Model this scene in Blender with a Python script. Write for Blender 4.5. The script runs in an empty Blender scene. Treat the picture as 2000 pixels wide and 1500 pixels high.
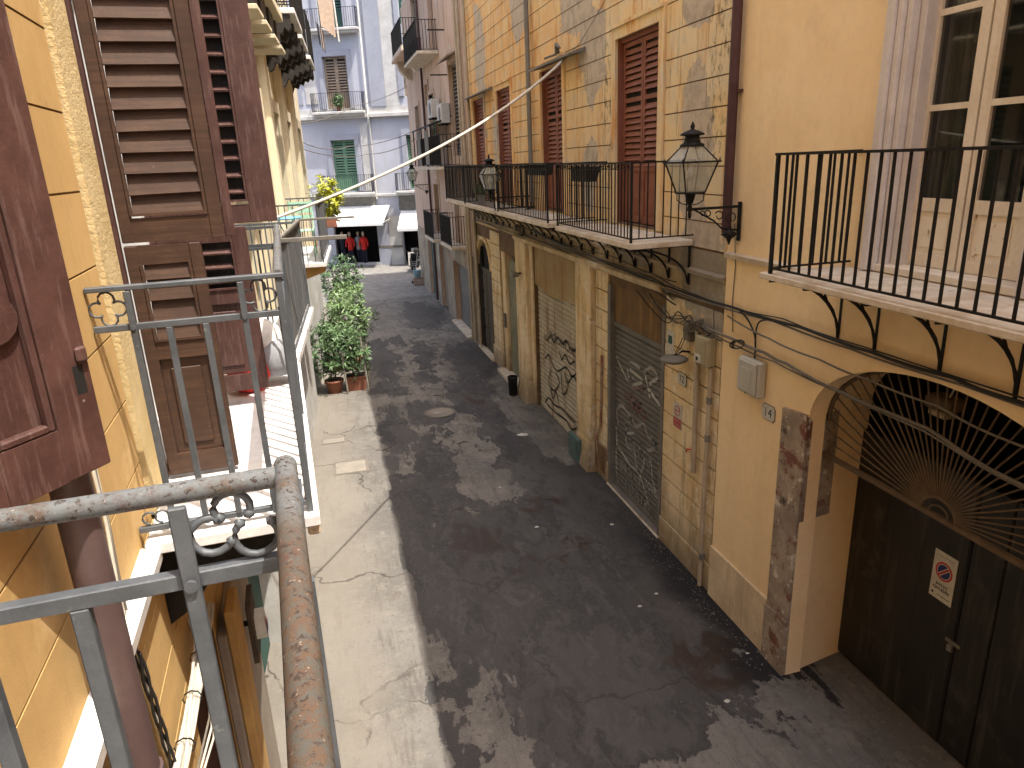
import bpy, math, random
from mathutils import Matrix, Vector
R = math.radians
random.seed(7)
scene = bpy.context.scene
col = scene.collection

# ---------------------------------------------------------------- camera, sky, sun, exposure
cam = bpy.data.cameras.new('camera')
cam_o = bpy.data.objects.new('camera', cam); col.objects.link(cam_o)
YAW, PITCH, ROLL = .24618, .30857, -.042288
fw = Vector((math.sin(YAW) * math.cos(PITCH), math.cos(YAW) * math.cos(PITCH), -math.sin(PITCH)))
r0 = Vector((math.cos(YAW), -math.sin(YAW), 0)); u0 = r0.cross(fw)
rr = math.cos(ROLL) * r0 + math.sin(ROLL) * u0; uu = -math.sin(ROLL) * r0 + math.cos(ROLL) * u0
mw = Matrix((rr, uu, -fw)).transposed().to_4x4(); mw.translation = (0, 0, 5.8)
cam_o.matrix_world = mw
cam.sensor_width = 36; cam.lens = 36 * 1372.9 / 2000; cam.clip_start = .05; cam.clip_end = 500
scene.camera = cam_o

AZ, EL = R(140), R(67)
sdir = Vector((math.sin(AZ) * math.cos(EL), math.cos(AZ) * math.cos(EL), math.sin(EL)))
w = bpy.data.worlds.new('World'); scene.world = w; w.use_nodes = True
wn = w.node_tree.nodes; wl = w.node_tree.links
sky = wn.new('ShaderNodeTexSky'); sky.sky_type = 'NISHITA'; sky.sun_disc = False
sky.sun_elevation = EL; sky.sun_rotation = AZ; sky.air_density = .9; sky.dust_density = 5; sky.ozone_density = .8
wl.new(sky.outputs[0], wn['Background'].inputs[0]); wn['Background'].inputs[1].default_value = .15
sun = bpy.data.lights.new('sun', 'SUN'); sun.energy = 2.7; sun.angle = R(.4); sun.color = (1, .94, .84)
sun_o = bpy.data.objects.new('sun', sun); col.objects.link(sun_o)
sun_o.rotation_euler = sdir.to_track_quat('Z', 'Y').to_euler(); sun_o.location = (20, -20, 40)
scene.view_settings.view_transform = 'Standard'; scene.view_settings.look = 'None'
scene.view_settings.gamma = 1; scene.view_settings.use_curve_mapping = False
scene.view_settings.exposure = 1.5
scene.render.engine = 'CYCLES'
scene.cycles.max_bounces = 7; scene.cycles.diffuse_bounces = 5; scene.cycles.transparent_max_bounces = 12

# ---------------------------------------------------------------- materials
class NT:
    def __init__(s, name):
        s.m = bpy.data.materials.new(name); s.m.use_nodes = True
        s.n = s.m.node_tree.nodes; s.l = s.m.node_tree.links
        s.b = s.n['Principled BSDF']; s.pos = None
    def geo(s):
        if s.pos is None: s.pos = s.n.new('ShaderNodeNewGeometry').outputs['Position']
        return s.pos
    def put(s, v, sock):
        if hasattr(v, 'links') or isinstance(v, bpy.types.NodeSocket): s.l.new(v, sock)
        else:
            if isinstance(v, (tuple, list)) and len(v) == 3 and sock.type == 'RGBA': v = (*v, 1)
            sock.default_value = v
    def map(s, scale=(1, 1, 1), loc=(0, 0, 0), rot=(0, 0, 0), src=None):
        m = s.n.new('ShaderNodeMapping'); s.l.new(src or s.geo(), m.inputs[0])
        m.inputs[1].default_value = loc; m.inputs[2].default_value = rot; m.inputs[3].default_value = scale
        return m.outputs[0]
    def noise(s, scale, detail=6, rough=.6, vec=None, dist=0):
        t = s.n.new('ShaderNodeTexNoise'); t.inputs['Scale'].default_value = scale
        t.inputs['Detail'].default_value = detail; t.inputs['Roughness'].default_value = rough
        t.inputs['Distortion'].default_value = dist
        s.l.new(vec or s.geo(), t.inputs['Vector']); return t.outputs['Fac']
    def ramp(s, v, a, b, smooth=True):
        m = s.n.new('ShaderNodeMapRange'); m.interpolation_type = 'SMOOTHSTEP' if smooth else 'LINEAR'
        s.put(v, m.inputs[0]); m.inputs[1].default_value = a; m.inputs[2].default_value = b
        return m.outputs[0]
    def mix(s, f, a, b, mode='MIX'):
        m = s.n.new('ShaderNodeMix'); m.data_type = 'RGBA'; m.blend_type = mode
        s.put(f, m.inputs[0]); s.put(a, m.inputs[6]); s.put(b, m.inputs[7]); return m.outputs[2]
    def math(s, op, a, b=0, c=None):
        m = s.n.new('ShaderNodeMath'); m.operation = op; s.put(a, m.inputs[0]); s.put(b, m.inputs[1])
        if c is not None: s.put(c, m.inputs[2])
        return m.outputs[0]
    def blob(s, c, r, rot=0):            # 1 inside an ellipsoid at c with radii r, falling to 0 at its edge
        mp = s.n.new('ShaderNodeMapping'); mp.vector_type = 'TEXTURE'; s.l.new(s.geo(), mp.inputs[0])
        mp.inputs[1].default_value = c; mp.inputs[2].default_value = (0, 0, rot); mp.inputs[3].default_value = r
        v = s.n.new('ShaderNodeVectorMath'); v.operation = 'LENGTH'; s.l.new(mp.outputs[0], v.inputs[0])
        return s.math('SUBTRACT', 1, v.outputs['Value'])
    def xyz(s):
        x = s.n.new('ShaderNodeSeparateXYZ'); s.l.new(s.geo(), x.inputs[0]); return x.outputs
    def bump(s, h, strength=.3, dist=.01):
        b = s.n.new('ShaderNodeBump'); b.inputs['Strength'].default_value = strength
        b.inputs['Distance'].default_value = dist; s.l.new(h, b.inputs['Height'])
        s.l.new(b.outputs[0], s.b.inputs['Normal'])
    def out(s, c, rough=.8, metal=0, spec=.4):
        s.put(c, s.b.inputs['Base Color']); s.put(rough, s.b.inputs['Roughness'])
        s.b.inputs['Metallic'].default_value = metal; s.b.inputs['Specular IOR Level'].default_value = spec
        return s.m

def surf(name, c1, c2, scale=2, rough=.85, bs=60, bump=.25, dist=.005, streak=None, spots=None, grain=None, metal=0, spec=.35, ds=1.0):
    t = NT(name)
    f = t.ramp(t.noise(scale, 8, .65), .35, .65)
    c = t.mix(f, c1, c2)
    f2 = t.noise(scale * 11, 5, .7)
    c = t.mix(t.math('MULTIPLY', t.ramp(f2, .4, .75), .25 * ds), c, tuple(x * .55 for x in c1))
    if grain:
        g = t.noise(1, 6, .6, t.map(grain))
        c = t.mix(t.ramp(g, .35, .7), c, tuple(x * .5 for x in c1))
    if streak:
        col_, amt, sc = streak
        g = t.noise(1, 7, .65, t.map(sc)); c = t.mix(t.math('MULTIPLY', t.ramp(g, .5, .68), amt), c, col_)
    if spots:
        for col_, sc, lo, hi in spots:
            c = t.mix(t.ramp(t.noise(sc, 7, .7), lo, hi), c, col_)
    t.bump(t.noise(bs, 6, .7), bump, dist)
    return t.out(c, rough, metal, spec)

def flat(name, c, rough=.6, metal=0, spec=.4):
    t = NT(name); f = t.noise(9, 6, .7)
    cc = t.mix(t.ramp(f, .3, .75), c, tuple(x * .72 for x in c)); return t.out(cc, rough, metal, spec)

M = {}
M['peach'] = surf('peach_stucco', (.93, .72, .44), (.88, .65, .37), .9, .9, 90, .35, .004,
                  streak=((.74, .54, .31), .3, (2.5, 2.5, .18)), spots=[((.80, .60, .35), 1.1, .55, .72), ((.92, .74, .48), 2.3, .60, .75), ((.42, .28, .14), 55, .70, .74)], ds=.6)
M['peach_trim'] = surf('pale_base_render', (.76, .62, .42), (.60, .46, .30), 1.6, .9, 50, .5, .006,
                       spots=[((.30, .22, .15), 3.5, .6, .72)], streak=((.36, .27, .18), .5, (7, 7, .9)))
M['yellow'] = surf('ochre_stucco', (.56, .37, .15), (.49, .315, .12), 1.4, .92, 120, .4, .003,
                   spots=[((.62, .43, .20), 1.7, .54, .70), ((.40, .25, .10), 2.6, .60, .74), ((.30, .18, .07), 60, .70, .75)], streak=((.42, .27, .11), .4, (9, 9, .7)), ds=.7)
M['yellow_rough'] = surf('rough_ochre_band', (.66, .52, .28), (.56, .42, .20), 4, .95, 45, 1, .012)
M['groove'] = surf('ochre_groove', (.15, .085, .03), (.12, .065, .022), 4)
M['cream'] = surf('cream_stucco', (.74, .66, .47), (.66, .58, .42), .8, .92, 60, .3, .005, streak=((.45, .40, .30), .4, (4, 4, .3)))
M['olive'] = surf('olive_stucco', (.30, .26, .18), (.24, .20, .14), 1.5)
M['greybuild'] = surf('pale_lavender_stucco', (.46, .47, .53), (.41, .415, .46), .5, .92, 40, .3, .005, streak=((.42, .41, .42), .5, (2.5, 2.5, .2)), ds=.4)
M['greytrim'] = surf('pale_cream_trim', (.55, .54, .52), (.43, .415, .39), 1.2, .9, 40, .4, .006, spots=[((.42, .38, .33), 3, .58, .7)])
M['lilac'] = surf('lilac_surround', (.35, .36, .41), (.30, .31, .36), .8, .9)
M['pink'] = surf('pink_stucco', (.60, .44, .34), (.52, .36, .26), .7, .92, 40, .4, .006,
                 streak=((.30, .20, .13), .75, (5, 5, .35)), spots=[((.52, .47, .40), 1.3, .58, .68)])
M['marble'] = surf('white_marble', (.78, .77, .75), (.62, .61, .60), 5, .55, 30, .1, .002, streak=((.45, .45, .45), .5, (9, 2, 9)))
M['marble_old'] = surf('weathered_marble', (.66, .60, .50), (.50, .40, .28), 5, .75, 30, .4, .004, spots=[((.30, .22, .14), 9, .6, .72)])
M['redmarble'] = surf('worn_red_marble', (.30, .13, .085), (.42, .33, .24), 2.6, .8, 24, .7, .01,
                      spots=[((.50, .44, .36), 4.5, .57, .62), ((.13, .09, .065), 3.4, .60, .70), ((.33, .09, .06), 6.5, .62, .68)])
M['iron'] = surf('black_iron', (.010, .0095, .009), (.018, .016, .015), 12, .6, 90, .3, .001, spec=.2)
M['iron_grey'] = surf('blue_grey_painted_iron', (.062, .070, .078), (.095, .105, .115), 9, .5, 70, .5, .002,
                      spots=[((.16, .17, .17), 22, .62, .7), ((.12, .06, .035), 14, .70, .76)], spec=.5)
t = NT('rusty_grey_handrail')
n1 = t.noise(70, 9, .85); n2 = t.noise(5, 4, .6); yy = t.xyz()['Y']
c = t.mix(t.ramp(n1, .44, .56), (.080, .078, .066), (.105, .062, .038))
c = t.mix(t.math('MULTIPLY', t.ramp(t.math('ADD', n2, t.math('MULTIPLY', n1, .5)), .78, .92), .85), c, (.085, .034, .032))
g = t.ramp(t.math('ADD', yy, t.math('MULTIPLY', n1, .25)), .92, 1.06)
c = t.mix(t.math('MULTIPLY', t.ramp(t.noise(18, 8, .8), .35, .55), g), c, (.13, .14, .145))
c = t.mix(t.ramp(t.noise(140, 4, .6), .64, .70), c, (.24, .22, .19))
c = t.mix(t.ramp(t.noise(95, 5, .7), .55, .62), c, (.045, .030, .024)); t.bump(n1, .9, .002); M['rail_rust'] = t.out(c, .62, 0, .4)
M['wood_purple'] = surf('faded_maroon_paint', (.054, .022, .017), (.085, .038, .030), 6, .6, 60, .6, .002, grain=None,
                        spots=[((.26, .19, .17), 34, .68, .74), ((.05, .02, .02), 7, .6, .75)], streak=((.20, .13, .115), .35, (50, 50, 5)), spec=.4)
M['wood_brown'] = surf('sun_worn_brown_wood', (.082, .043, .026), (.050, .025, .016), 5, .6, 60, .5, .002, grain=(3, 3, 60),
                       spots=[((.15, .09, .05), 17, .66, .74)], spec=.35)
M['wood_red'] = surf('reddish_brown_paint', (.26, .095, .055), (.20, .065, .038), 3, .6, 60, .3, .002, streak=((.30, .12, .07), .4, (20, 20, 2)))
M['wood_orange'] = surf('orange_brown_paint', (.33, .085, .032), (.26, .065, .026), 3, .6)
M['green'] = surf('green_paint', (.13, .25, .16), (.10, .20, .13), 3, .7, spots=[((.30, .36, .28), 9, .6, .7)])
M['darkgreen'] = surf('dark_teal_paint', (.035, .10, .085), (.03, .08, .07), 3, .7)
M['tan_shutter'] = surf('weathered_tan_wood', (.30, .22, .15), (.22, .17, .13), 3, .8, spots=[((.42, .34, .26), 5, .55, .65)])
M['white_frame'] = surf('cream_white_paint', (.78, .70, .58), (.72, .63, .50), 3, .55, 50, .2, .002, streak=((.60, .50, .36), .4, (12, 12, 1)))
t = NT('peeling_white_paint')
pm = t.ramp(t.noise(7, 8, .75, t.map((1, 1, .7))), .585, .60)
c = t.mix(pm, (.78, .70, .57), (.34, .24, .15)); t.bump(pm, .5, .003); M['peel'] = t.out(c, .6)
M['lilac_trim'] = surf('lilac_grey_moulding', (.68, .62, .58), (.58, .53, .50), 2, .7, 60, .4, .003,
                       spots=[((.62, .58, .54), 14, .6, .66)], streak=((.62, .56, .52), .4, (30, 30, 2)))
M['shutter_grey'] = surf('dark_grey_roller_metal', (.17, .16, .145), (.12, .115, .105), 2.2, .55, 60, .25, .002,
                         streak=((.15, .12, .09), .5, (6, 6, .8)), spots=[((.13, .09, .06), 4, .6, .72)], spec=.5)
M['shutter_tan'] = surf('rusty_tan_roller_metal', (.56, .50, .39), (.44, .38, .28), 1.6, .65, 60, .3, .002,
                        streak=((.20, .10, .045), .85, (3.5, 3.5, .7)), spots=[((.46, .40, .28), 3, .55, .66)])
M['transom'] = surf('brown_stained_panel', (.20, .12, .05), (.13, .08, .04), 1.4, .8, streak=((.36, .20, .075), .7, (9, 9, .5)))
M['gate'] = surf('dark_brown_gate_boards', (.024, .021, .018), (.018, .016, .015), 2, .55, 60, .3, .002,
                 streak=((.065, .056, .048), .7, (9, 9, .8)), spots=[((.10, .09, .08), 18, .66, .74), ((.05, .045, .04), 2.2, .55, .66)], spec=.4)
M['gate_bar'] = surf('dusty_iron_fan', (.14, .095, .06), (.10, .07, .045), 8, .8)
M['dark'] = surf('dark_interior', (.018, .016, .014), (.012, .011, .010), 2, .95)
M['room'] = surf('dim_room_wall', (.035, .034, .03), (.028, .027, .024), 1)
M['plastic'] = surf('grey_plastic_box', (.50, .49, .43), (.44, .42, .36), 3, .5, 40, .1, .001, spots=[((.32, .29, .24), 12, .64, .74)])
M['plastic_beige'] = surf('beige_meter_box', (.38, .33, .20), (.33, .28, .17), 4, .6)
M['pvc'] = surf('beige_plastic_pipe', (.46, .38, .28), (.38, .30, .21), 4, .6)
M['zinc'] = surf('dull_zinc', (.20, .19, .165), (.14, .13, .115), 4, .55, streak=((.26, .20, .14), .5, (30, 30, 1)))
M['pipe_brown'] = surf('brown_downpipe_paint', (.062, .026, .026), (.085, .038, .038), 5, .5, spots=[((.22, .19, .18), 60, .74, .78)])
M['pipe_purple'] = surf('purple_brown_downpipe', (.105, .070, .066), (.080, .050, .048), 4, .5, 50, .3, .002,
                        spots=[((.36, .33, .30), 40, .72, .76)], spec=.5)
M['cable_black'] = flat('black_cable', (.02, .019, .018), .6)
M['cable_grey'] = flat('grey_cable', (.17, .15, .125), .7)
M['cable_white'] = flat('off_white_cable', (.60, .56, .47), .6)
M['white'] = flat('white_paint', (.80, .80, .78), .5)
M['white_cloth'] = flat('white_awning_cloth', (.82, .82, .80), .8)
M['signwhite'] = flat('sign_white', (.62, .60, .53), .5)
M['red'] = flat('sign_red', (.50, .028, .03), .5)
M['blue'] = flat('sign_blue', (.02, .03, .16), .5)
M['black'] = flat('print_black', (.015, .015, .015), .6)
M['graf'] = surf('white_spray_paint', (.66, .65, .62), (.42, .41, .38), 14, .7)
M['grafpink'] = surf('pinkish_spray_paint', (.32, .20, .20), (.20, .13, .125), 14, .7)
M['grafblack'] = surf('black_spray_paint', (.03, .028, .025), (.07, .06, .045), 14, .7)
M['terracotta'] = surf('terracotta', (.30, .12, .07), (.22, .09, .055), 7, .85)
M['soil'] = surf('dark_soil', (.03, .022, .015), (.05, .035, .022), 9)
M['bark'] = surf('grey_brown_bark', (.10, .07, .045), (.06, .045, .03), 9)
M['stake'] = surf('weathered_stake', (.30, .27, .22), (.20, .18, .15), 8)
M['plank'] = surf('grey_wood_plank', (.145, .150, .158), (.10, .105, .112), 3, .7, grain=(30, 30, 1.2))
M['plank2'] = surf('lighter_grey_wood_plank', (.18, .185, .19), (.13, .135, .14), 3, .7, grain=(30, 30, 1.2))
M['mint'] = flat('mint_green_paint', (.42, .68, .50), .5)
M['bluepaint'] = flat('sky_blue_paint', (.16, .42, .62), .5)
M['ac'] = flat('off_white_metal', (.58, .56, .52), .5)
M['clothdark'] = flat('navy_cloth', (.02, .022, .04), .9)
M['clothgrey'] = flat('grey_cloth', (.28, .29, .31), .9)
M['clothtan'] = flat('sandy_cloth', (.50, .39, .31), .9)
M['clothred'] = flat('red_cloth', (.65, .03, .025), .9)
M['bluebucket'] = flat('pale_blue_plastic', (.32, .52, .62), .5)
M['skin'] = flat('mannequin_plastic', (.45, .33, .25), .5)
M['ochre_corbel'] = surf('ochre_corbel_stone', (.55, .34, .12), (.42, .25, .09), 3)
M['teal'] = flat('teal_painted_metal', (.10, .16, .15), .7)
for nm, cc in (('leafa', (.085, .15, .06)), ('leafb', (.15, .235, .095)), ('leafy', (.42, .44, .05))):
    t = NT('oleander_' + nm); o = t.n.new('ShaderNodeNewGeometry')
    c = t.mix(o.outputs['Random Per Island'], tuple(x * .55 for x in cc), tuple(min(1, x * 1.7) for x in cc))
    t.b.inputs['Transmission Weight'].default_value = 0
    M[nm] = t.out(c, .45, 0, .5)
t = NT('window_glass'); t.b.inputs['Base Color'].default_value = (.02, .022, .02, 1); t.b.inputs['Roughness'].default_value = .03
t.b.inputs['Transmission Weight'].default_value = .0; t.b.inputs['Alpha'].default_value = .45; t.b.inputs['Specular IOR Level'].default_value = .9
M['glass'] = t.m
t = NT('lantern_glass'); t.b.inputs['Base Color'].default_value = (.46, .46, .37, 1); t.b.inputs['Roughness'].default_value = .15
t.b.inputs['Alpha'].default_value = .42; M['lglass'] = t.m
t = NT('lace_curtain'); c = t.mix(t.ramp(t.noise(1, 5, .6, t.map((6, 22, 1.2))), .4, .6), (.50, .46, .36), (.20, .19, .15)); M['lace'] = t.out(c, .9)

# worn, stained orange plaster with bare grey render where it has come off
t = NT('orange_flaking_plaster'); P3 = t.xyz()
big = t.noise(.5, 7, .6); fine = t.noise(4.2, 8, .7)
reg = t.ramp(t.math('ADD', P3['Y'], t.math('MULTIPLY', big, 8)), 13.5, 20)
c = t.mix(reg, (.74, .60, .38), (.78, .46, .18))
c = t.mix(t.ramp(t.noise(.9, 8, .7), .42, .62), c, (.78, .56, .28))
c = t.mix(t.math('MULTIPLY', t.ramp(t.noise(1, 8, .7, t.map((3.0, 3.0, .35))), .50, .66), .7), c, (.58, .29, .095))
c = t.mix(t.math('MULTIPLY', t.ramp(fine, .5, .66), .6), c, (.60, .54, .42))
c = t.mix(t.math('MULTIPLY', t.ramp(t.noise(1, 7, .75, t.map((7, 7, .6), (3, 1, 0))), .56, .70), .65), c, (.20, .13, .065))
wob = t.math('MULTIPLY', t.math('SUBTRACT', t.noise(1.9, 8, .62), .5), 1.7)
def uni(t, L):
    a = None
    for cc, r in L:
        b = t.blob(cc, r); a = b if a is None else t.math('MAXIMUM', a, b)
    return a
c = t.mix(t.math('MULTIPLY', t.ramp(t.noise(1, 9, .75, t.map((2.2, 2.2, .55), (0, 7, 2))), .52, .64), .8), c, (.62, .27, .07))
c = t.mix(t.math('MULTIPLY', t.ramp(t.noise(1, 9, .8, t.map((11, 11, .9), (1, 4, 0))), .57, .68), .7), c, (.13, .085, .05))
c = t.mix(t.math('MULTIPLY', t.ramp(t.noise(22, 8, .8), .56, .70), .5), c, (.85, .76, .60))
pm = uni(t, [((4.57, 20.2, 8.5), (3, .75, 1.5)), ((4.57, 20.3, 6.9), (3, .6, 1.0)), ((4.57, 18.8, 6.2), (3, .35, 1.3)),
             ((4.57, 12.6, 8.6), (3, 1.1, 1.0)), ((4.57, 11.9, 7.4), (3, .7, .9)), ((4.57, 12.0, 5.5), (3, .42, .75)),
             ((4.57, 8.35, 5.6), (3, .45, 1.35)), ((4.57, 8.0, 4.45), (3, .75, .60)), ((4.57, 8.35, 7.75), (3, .55, .6)), ((4.57, 16.3, 9), (3, .8, .9))])
pm = t.ramp(t.math('ADD', pm, wob), .10, .16)
gr = t.mix(t.ramp(t.noise(6, 8, .7), .4, .65), (.54, .45, .34), (.41, .335, .255))
c = t.mix(pm, c, gr)
bl = uni(t, [((4.57, 7.85, 7.1), (3, .28, .8)), ((4.57, 7.85, 6.3), (3, .26, .9)), ((4.57, 11.25, 6.7), (3, .22, 1.1)), ((4.57, 11.1, 6.0), (3, .25, 1.0)), ((4.57, 9.0, 4.4), (3, .5, .25))])
blk = t.math('MULTIPLY', t.ramp(bl, 0, .35), t.math('MULTIPLY', t.ramp(t.noise(1, 8, .8, t.map((9, 9, 5))), .48, .64), .85))
c = t.mix(blk, c, (.035, .028, .02))
t.bump(t.math('ADD', t.noise(35, 7, .7), t.math('MULTIPLY', pm, -1.2)), .45, .012)
M['oldwall'] = t.out(c, .93)
M['quoin'] = surf('worn_marble_quoin', (.42, .34, .26), (.27, .21, .165), 3.4, .85, 22, .9, .014,
                  spots=[((.20, .085, .062), 3.1, .52, .60), ((.62, .55, .45), 5.5, .59, .63), ((.07, .055, .045), 2.6, .58, .68), ((.14, .12, .10), 12, .60, .68)])
t = NT('dirty_cream_ground_floor'); P3 = t.xyz()
c = t.mix(t.ramp(t.noise(1.1, 7, .65), .4, .62), (.84, .68, .44), (.74, .54, .28))
c = t.mix(t.math('MULTIPLY', t.ramp(t.noise(1, 8, .72, t.map((5, 5, .7))), .47, .64), .55), c, (.30, .20, .10))
c = t.mix(t.math('MULTIPLY', t.ramp(t.noise(5, 8, .75), .52, .66), .8), c, (.86, .78, .62))
c = t.mix(t.math('MULTIPLY', t.ramp(t.noise(12, 9, .8), .56, .66), .7), c, (.20, .14, .08))
cp = t.ramp(t.math('ADD', uni(t, [((4.57, 8.05, 4.3), (3, .62, .62)), ((4.57, 7.7, 3.9), (3, .3, .5)), ((4.57, 10.2, 4.4), (3, .8, .3))]), t.math('MULTIPLY', t.math('SUBTRACT', t.noise(2.4, 8, .65), .5), 1.4)), .08, .14)
c = t.mix(cp, c, t.mix(t.ramp(t.noise(5, 8, .7), .4, .65), (.46, .42, .35), (.33, .30, .25)))
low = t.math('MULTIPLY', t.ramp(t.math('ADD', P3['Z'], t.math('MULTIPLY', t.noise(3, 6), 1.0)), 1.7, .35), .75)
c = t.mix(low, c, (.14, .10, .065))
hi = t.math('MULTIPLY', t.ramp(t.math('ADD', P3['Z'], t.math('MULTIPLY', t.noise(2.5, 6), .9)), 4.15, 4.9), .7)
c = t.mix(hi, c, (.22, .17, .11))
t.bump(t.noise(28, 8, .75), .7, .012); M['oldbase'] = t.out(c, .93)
M['joint'] = surf('grimy_joint', (.12, .075, .04), (.20, .12, .055), 3)

# the street: pale worn concrete-asphalt with a sheet of damp, patches, tyre streaks and cracks
t = NT('street_surface'); P3 = t.xyz()
wv = t.map((1.5, .55, 1)); nz = t.noise(1.0, 9, .68, wv, .6); nf = t.noise(5, 8, .72, t.map((1.6, .6, 1)))
f1 = t.noise(60, 6, .75)
dry = t.mix(t.ramp(t.noise(.7, 7, .6), .38, .62), (.185, .172, .156), (.130, .122, .112))
dry = t.mix(t.math('MULTIPLY', t.ramp(t.noise(2.4, 9, .7), .52, .64), .6), dry, (.235, .215, .182))
dry = t.mix(t.math('MULTIPLY', t.ramp(t.noise(1.3, 9, .75, t.map((1, 1, 1), (9, 4, 0))), .55, .66), .8), dry, (.115, .098, .080))
dry = t.mix(t.math('MULTIPLY', t.ramp(t.noise(1, 9, .78, t.map((6, .8, 1), (2, 0, 0))), .50, .62), .75), dry, (.105, .094, .083))
dry = t.mix(t.math('MULTIPLY', t.ramp(t.noise(14, 8, .8), .53, .66), .6), dry, (.27, .25, .215))
dry = t.mix(t.math('MULTIPLY', t.ramp(t.noise(9, 8, .85, t.map((1, 1, 1), (5, 5, 5))), .55, .62), .75), dry, (.085, .077, .068))
dry = t.mix(t.math('MULTIPLY', t.ramp(t.math('ADD', P3['X'], t.math('MULTIPLY', t.noise(1.2, 6), 1.2)), 1.1, .2), .6), dry, (.235, .208, .170))  # dry tone painted paler and warmer along the sunlit left strip
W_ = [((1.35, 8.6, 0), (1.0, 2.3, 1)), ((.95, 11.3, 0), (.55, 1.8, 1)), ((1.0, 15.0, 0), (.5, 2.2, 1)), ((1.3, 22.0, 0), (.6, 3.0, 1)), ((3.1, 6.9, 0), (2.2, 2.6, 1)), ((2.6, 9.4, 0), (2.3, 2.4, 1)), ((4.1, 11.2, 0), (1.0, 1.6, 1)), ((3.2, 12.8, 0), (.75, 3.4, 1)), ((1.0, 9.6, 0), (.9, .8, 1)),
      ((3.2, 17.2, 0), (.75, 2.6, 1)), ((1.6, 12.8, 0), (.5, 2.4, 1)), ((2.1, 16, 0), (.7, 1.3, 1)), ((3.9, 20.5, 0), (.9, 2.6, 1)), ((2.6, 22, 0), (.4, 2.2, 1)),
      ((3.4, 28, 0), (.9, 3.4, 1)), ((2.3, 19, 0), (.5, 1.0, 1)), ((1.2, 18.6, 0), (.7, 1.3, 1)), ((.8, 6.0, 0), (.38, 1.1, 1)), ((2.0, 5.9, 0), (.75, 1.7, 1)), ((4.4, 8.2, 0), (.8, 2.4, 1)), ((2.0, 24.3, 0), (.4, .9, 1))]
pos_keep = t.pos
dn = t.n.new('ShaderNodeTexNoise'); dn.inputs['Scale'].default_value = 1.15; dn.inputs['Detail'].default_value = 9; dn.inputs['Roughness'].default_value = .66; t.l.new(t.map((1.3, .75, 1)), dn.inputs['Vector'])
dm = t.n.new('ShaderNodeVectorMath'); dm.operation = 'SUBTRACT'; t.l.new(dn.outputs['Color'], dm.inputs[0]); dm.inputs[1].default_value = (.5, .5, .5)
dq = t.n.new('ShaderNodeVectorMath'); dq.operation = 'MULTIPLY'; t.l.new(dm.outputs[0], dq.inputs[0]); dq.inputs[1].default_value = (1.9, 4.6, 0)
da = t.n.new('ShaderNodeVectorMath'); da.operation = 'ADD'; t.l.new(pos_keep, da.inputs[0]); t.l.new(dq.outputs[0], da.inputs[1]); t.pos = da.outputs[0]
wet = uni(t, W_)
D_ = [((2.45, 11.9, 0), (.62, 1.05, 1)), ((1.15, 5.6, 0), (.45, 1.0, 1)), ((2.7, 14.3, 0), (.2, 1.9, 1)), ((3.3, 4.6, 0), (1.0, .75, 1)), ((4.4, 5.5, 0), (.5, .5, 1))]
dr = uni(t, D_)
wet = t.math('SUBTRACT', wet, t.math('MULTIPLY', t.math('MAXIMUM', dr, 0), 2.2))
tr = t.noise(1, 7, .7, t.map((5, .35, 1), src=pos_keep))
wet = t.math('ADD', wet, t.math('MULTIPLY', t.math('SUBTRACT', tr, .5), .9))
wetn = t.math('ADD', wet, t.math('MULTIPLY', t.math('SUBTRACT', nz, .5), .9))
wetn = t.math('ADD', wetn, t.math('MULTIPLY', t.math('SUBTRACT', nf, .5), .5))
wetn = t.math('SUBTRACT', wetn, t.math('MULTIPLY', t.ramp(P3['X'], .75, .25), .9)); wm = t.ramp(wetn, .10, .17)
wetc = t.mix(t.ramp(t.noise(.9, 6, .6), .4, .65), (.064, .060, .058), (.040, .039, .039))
wetc = t.mix(t.math('MULTIPLY', t.ramp(t.noise(1, 8, .75, t.map((9, 1.3, 1), rot=(0, 0, .25))), .48, .66), .7), wetc, (.12, .112, .104))
wetc = t.mix(t.math('MULTIPLY', t.ramp(t.noise(2.1, 9, .75, t.map((1, .7, 1), (3, 8, 0))), .52, .62), .65), wetc, (.030, .029, .029))
wetc = t.mix(t.math('MULTIPLY', t.ramp(t.noise(.8, 9, .7, t.map((1, .5, 1), (8, 1, 0))), .53, .60), .5), wetc, (.095, .088, .083))
wetc = t.mix(t.math('MULTIPLY', t.ramp(t.noise(24, 8, .85), .55, .70), .6), wetc, (.14, .13, .12))
pud = uni(t, [((1.75, 9.9, 0), (.5, .45, 1)), ((1.9, 9.35, 0), (.8, .18, 1)), ((3.2, 10.6, 0), (.5, .6, 1)), ((3.9, 6.2, 0), (.55, .5, 1)), ((3.0, 9.1, 0), (.9, .15, 1)), ((3.2, 16.8, 0), (.35, .8, 1))])
t.pos = pos_keep
pm2 = t.math('MULTIPLY', t.ramp(t.math('ADD', pud, t.math('MULTIPLY', t.math('SUBTRACT', t.noise(3, 7, .7), .5), 1.8)), .18, .55), .75)
wetc = t.mix(pm2, wetc, (.040, .022, .013))
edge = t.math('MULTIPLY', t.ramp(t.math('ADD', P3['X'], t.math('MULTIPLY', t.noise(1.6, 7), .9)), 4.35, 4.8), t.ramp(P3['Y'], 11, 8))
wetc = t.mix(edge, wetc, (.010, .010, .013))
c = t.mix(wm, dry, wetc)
c = t.mix(t.math('MULTIPLY', t.ramp(f1, .35, .75), .35), c, (.08, .075, .07))
vo = t.n.new('ShaderNodeTexVoronoi'); vo.feature = 'DISTANCE_TO_EDGE'; vo.inputs['Scale'].default_value = .42
dv = t.n.new('ShaderNodeVectorMath'); dv.operation = 'ADD'
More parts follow.
